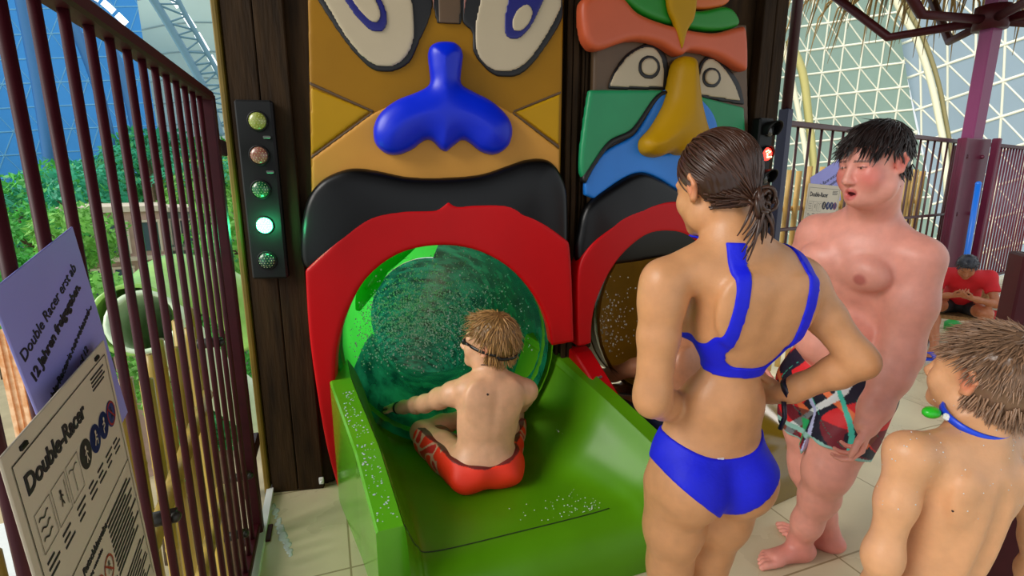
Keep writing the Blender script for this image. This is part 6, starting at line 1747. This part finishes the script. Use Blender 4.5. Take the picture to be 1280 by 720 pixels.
    vs_, qs_ = surface_nets(D.astype(np.float32), S.lo, S.h); mesh_np('shirt', relax(vs_, qs_, 2), qs_, mat('shirt_red', srgb(206, 14, 30), .7, noise=.15, nscale=12), o)
    S = Body(B.lo, G(0, 0, .4) + V(.62, .62, .75), .006); S.ell(pelv, np.array((.175, .135, .105)) * k, Rp, .05)
    for h_, k_ in ((hR, kR), (hL, kL)): S.cone(h_, h_ + (k_ - h_) * .6, .10 * k, .085 * k, .03)
    D = np.maximum(S.D, Z - pelv[2] - .05)
    for h_, k_ in ((hR, kR), (hL, kL)):
        t = nrm(k_ - h_); sd_ = (X - pelv[0]) * s_[0] + (Y - pelv[1]) * s_[1]; D = np.maximum(D, np.where((sd_ > 0) == (((h_ - pelv) @ s_) > 0), (X - h_[0]) * t[0] + (Y - h_[1]) * t[1] + (Z - h_[2]) * t[2] - .27 * k, -1))
    vs_, qs_ = surface_nets(D.astype(np.float32), S.lo, S.h); mesh_np('shorts', relax(vs_, qs_, 2), qs_, mat('shorts_black', srgb(22, 22, 26), .7), o)
    sb = mat('sandal_blue', srgb(16, 60, 200), .45)
    for a_, d_ in ((aR, f + s_ * .5), (aL, f - s_ * .2)):
        d_ = nrm(d_); n_ = np.array([-d_[1], d_[0], 0]); b = MB(); g_ = V(a_[0], a_[1], 0)
        ol = []
        for t in np.linspace(0, 2 * math.pi, 25)[:-1]: ol.append(g_ + k * (d_ * (.055 + .14 * math.cos(t)) + n_ * .052 * math.sin(t)))
        nv_ = len(ol); b.add([p_ + V(0, 0, .022) for p_ in ol] + [p_ + V(0, 0, .001) for p_ in ol], [tuple(range(nv_)), tuple(range(2 * nv_ - 1, nv_ - 1, -1))] + [(i, (i + 1) % nv_, nv_ + (i + 1) % nv_, nv_ + i) for i in range(nv_)], sm=False)
        sd = b.build('sandal', sb, o)
        rows = [[g_ + k * (d_ * x_ + n_ * .054 * math.cos(t) + V(0, 0, .02 + (.062 - .2 * (x_ - .06)) * math.sin(t))) for t in np.linspace(0, math.pi, 13)] for x_ in (.05, .085, .12)]
        grid_mesh('strap', rows, sb, sd, thick=.006)
    def root(p): return not ((p[1] > .07 and p[2] < .07) or (p[1] > .03 and p[2] < .03) or (abs(p[0]) > .04 and p[1] > .0 and p[2] < .02) or p[2] < -.055)
    def flow(p): d = p - np.array((0, -.04, .14)); return d / np.linalg.norm(d) + np.array((0, 0, -.3))
    def cap(x, y, z): return np.maximum.reduce([y - .080 + .0 * z, np.where(z < .055, y - .03 + (.055 - z) * .5, -1), -.06 - z + 0 * x])
    hair_mesh('hair', H, o, (44, 46, 58), root, flow, 300, lambda p: .035, .003, .008, cap, .012, .2, rnd=random.Random(12), dark=.7)
    ph = empty('phone', phone, 'dark phone held in the hands of the man in red', 'phone')
    M_ = frame(nrm(f * .5 + V(0, 0, .85)), -nrm(-f * .85 + V(0, 0, .5)))
    b = MB(); b.box(phone, np.array((.145, .008, .07)) * k, M_, bev=.003); b.build('case', mat('phone_black', srgb(14, 14, 18), .3), ph)
    b = MB(); b.box(phone - M_[:, 1] * .0045 * k, np.array((.13, .002, .062)) * k, M_); b.build('screen', mat('phone_screen', srgb(60, 70, 90), .1), ph)
    # wicker chair
    ch = empty('wicker_chair', (org[0], org[1], 0), 'tan wicker chair under the man in the red shirt', 'chair')
    wick = mat('wicker', srgb(186, 142, 88), .7, noise=.5, nscale=60, bump=.6, bscale=90); legm = mat('chair_leg', srgb(120, 84, 52), .6)
    b = MB(); Rk = frame((0, 0, 1), f); b.box(G(-.0, 0, .365), np.array((.50, .50, .045)) * k, Rk, bev=.015); b.build('seat', wick, ch)
    rows = []
    for zz in np.linspace(.38, .86, 8):
        rows.append([G(-.24 - .10 * (zz - .38) + .13 * (abs(t) / 1.0) ** 2, .25 * t * (1 - .6 * max(0, zz - .68) ** 1.0 * 1.6), zz - .04 * t * t * (zz > .7)) for t in np.linspace(-1, 1, 17)])
    grid_mesh('backrest', rows, wick, ch, thick=.03)
    for a_, c_ in ((.22, .22), (.22, -.22), (-.22, .22), (-.22, -.22)):
        b = MB(); b.tube([G(a_, c_, .345), G(a_ * 1.12, c_ * 1.1, 0)], .018, 8); b.build('leg', legm, ch)
    # things by the chair
    p = PZ(1250, 420, 0); q = G(-.18, .52, 0) if False else p
    fl_ = empty('float_stick', (q[0], q[1], 0), 'red and white plastic drum beside the wicker chair', 'drum')
    b = MB(); b.tube([(q[0], q[1], 0), (q[0], q[1], .26)], .10, 16); b.build('drum', mat('drum_red', srgb(206, 20, 30), .4), fl_)
    b = MB(); b.tube([(q[0], q[1], .26), (q[0], q[1], .36), (q[0], q[1], .42)], [.101, .09, .05], 16); b.build('cap_band', white, fl_)
    g0 = PZ(1190, 412, 0) ; b = MB(); b.tube([(g0[0], g0[1], 0), (g0[0], g0[1], .07), (g0[0], g0[1], .11)], [.07, .075, .03], 12); tag(b.build('bucket', mat('bucket_green', srgb(30, 150, 60), .4)), 'small green bucket on the floor behind the wicker chair', 'bucket')
    b = MB(); p0, p1 = P(1165, 398, 4.9), PZ(1161, 428, 0.0); b.tube([p1, p1 * .5 + p0 * .5, p0], [.035, .03, .035], 10); b.ball(p0, .036); tag(b.build('pool_noodle', mat('noodle_blue', srgb(20, 80, 210), .4)), 'short blue foam stick standing by the white kick plate', 'foam stick')
man()
# unseen roof slab added above the platform to dim it
b = MB(); b.box((.9, .5, 3.5), (5.2, 5.6, .14)); tag(b.build('ceiling_shade', wood), kind='structure')
# ---------------------------------------------------------------- light
w = bpy.data.worlds.new('world'); SC.world = w; w.use_nodes = True
bg = w.node_tree.nodes['Background']; bg.inputs['Color'].default_value = (.92, .97, 1, 1); bg.inputs['Strength'].default_value = 1.0
sd = bpy.data.lights.new('sun', 'SUN'); sd.energy = 2.7; sd.angle = rad(30); sd.color = (1, .95, .88)
so_ = bpy.data.objects.new('sun', sd); COL.objects.link(so_); so_.rotation_euler = Vector((.80, .42, -.52)).to_track_quat('-Z', 'Y').to_euler()
vs = SC.view_settings; SC.display_settings.display_device = 'sRGB'; vs.view_transform = 'Standard'; vs.look = 'None'; vs.exposure = 0; vs.gamma = 1; vs.use_curve_mapping = False
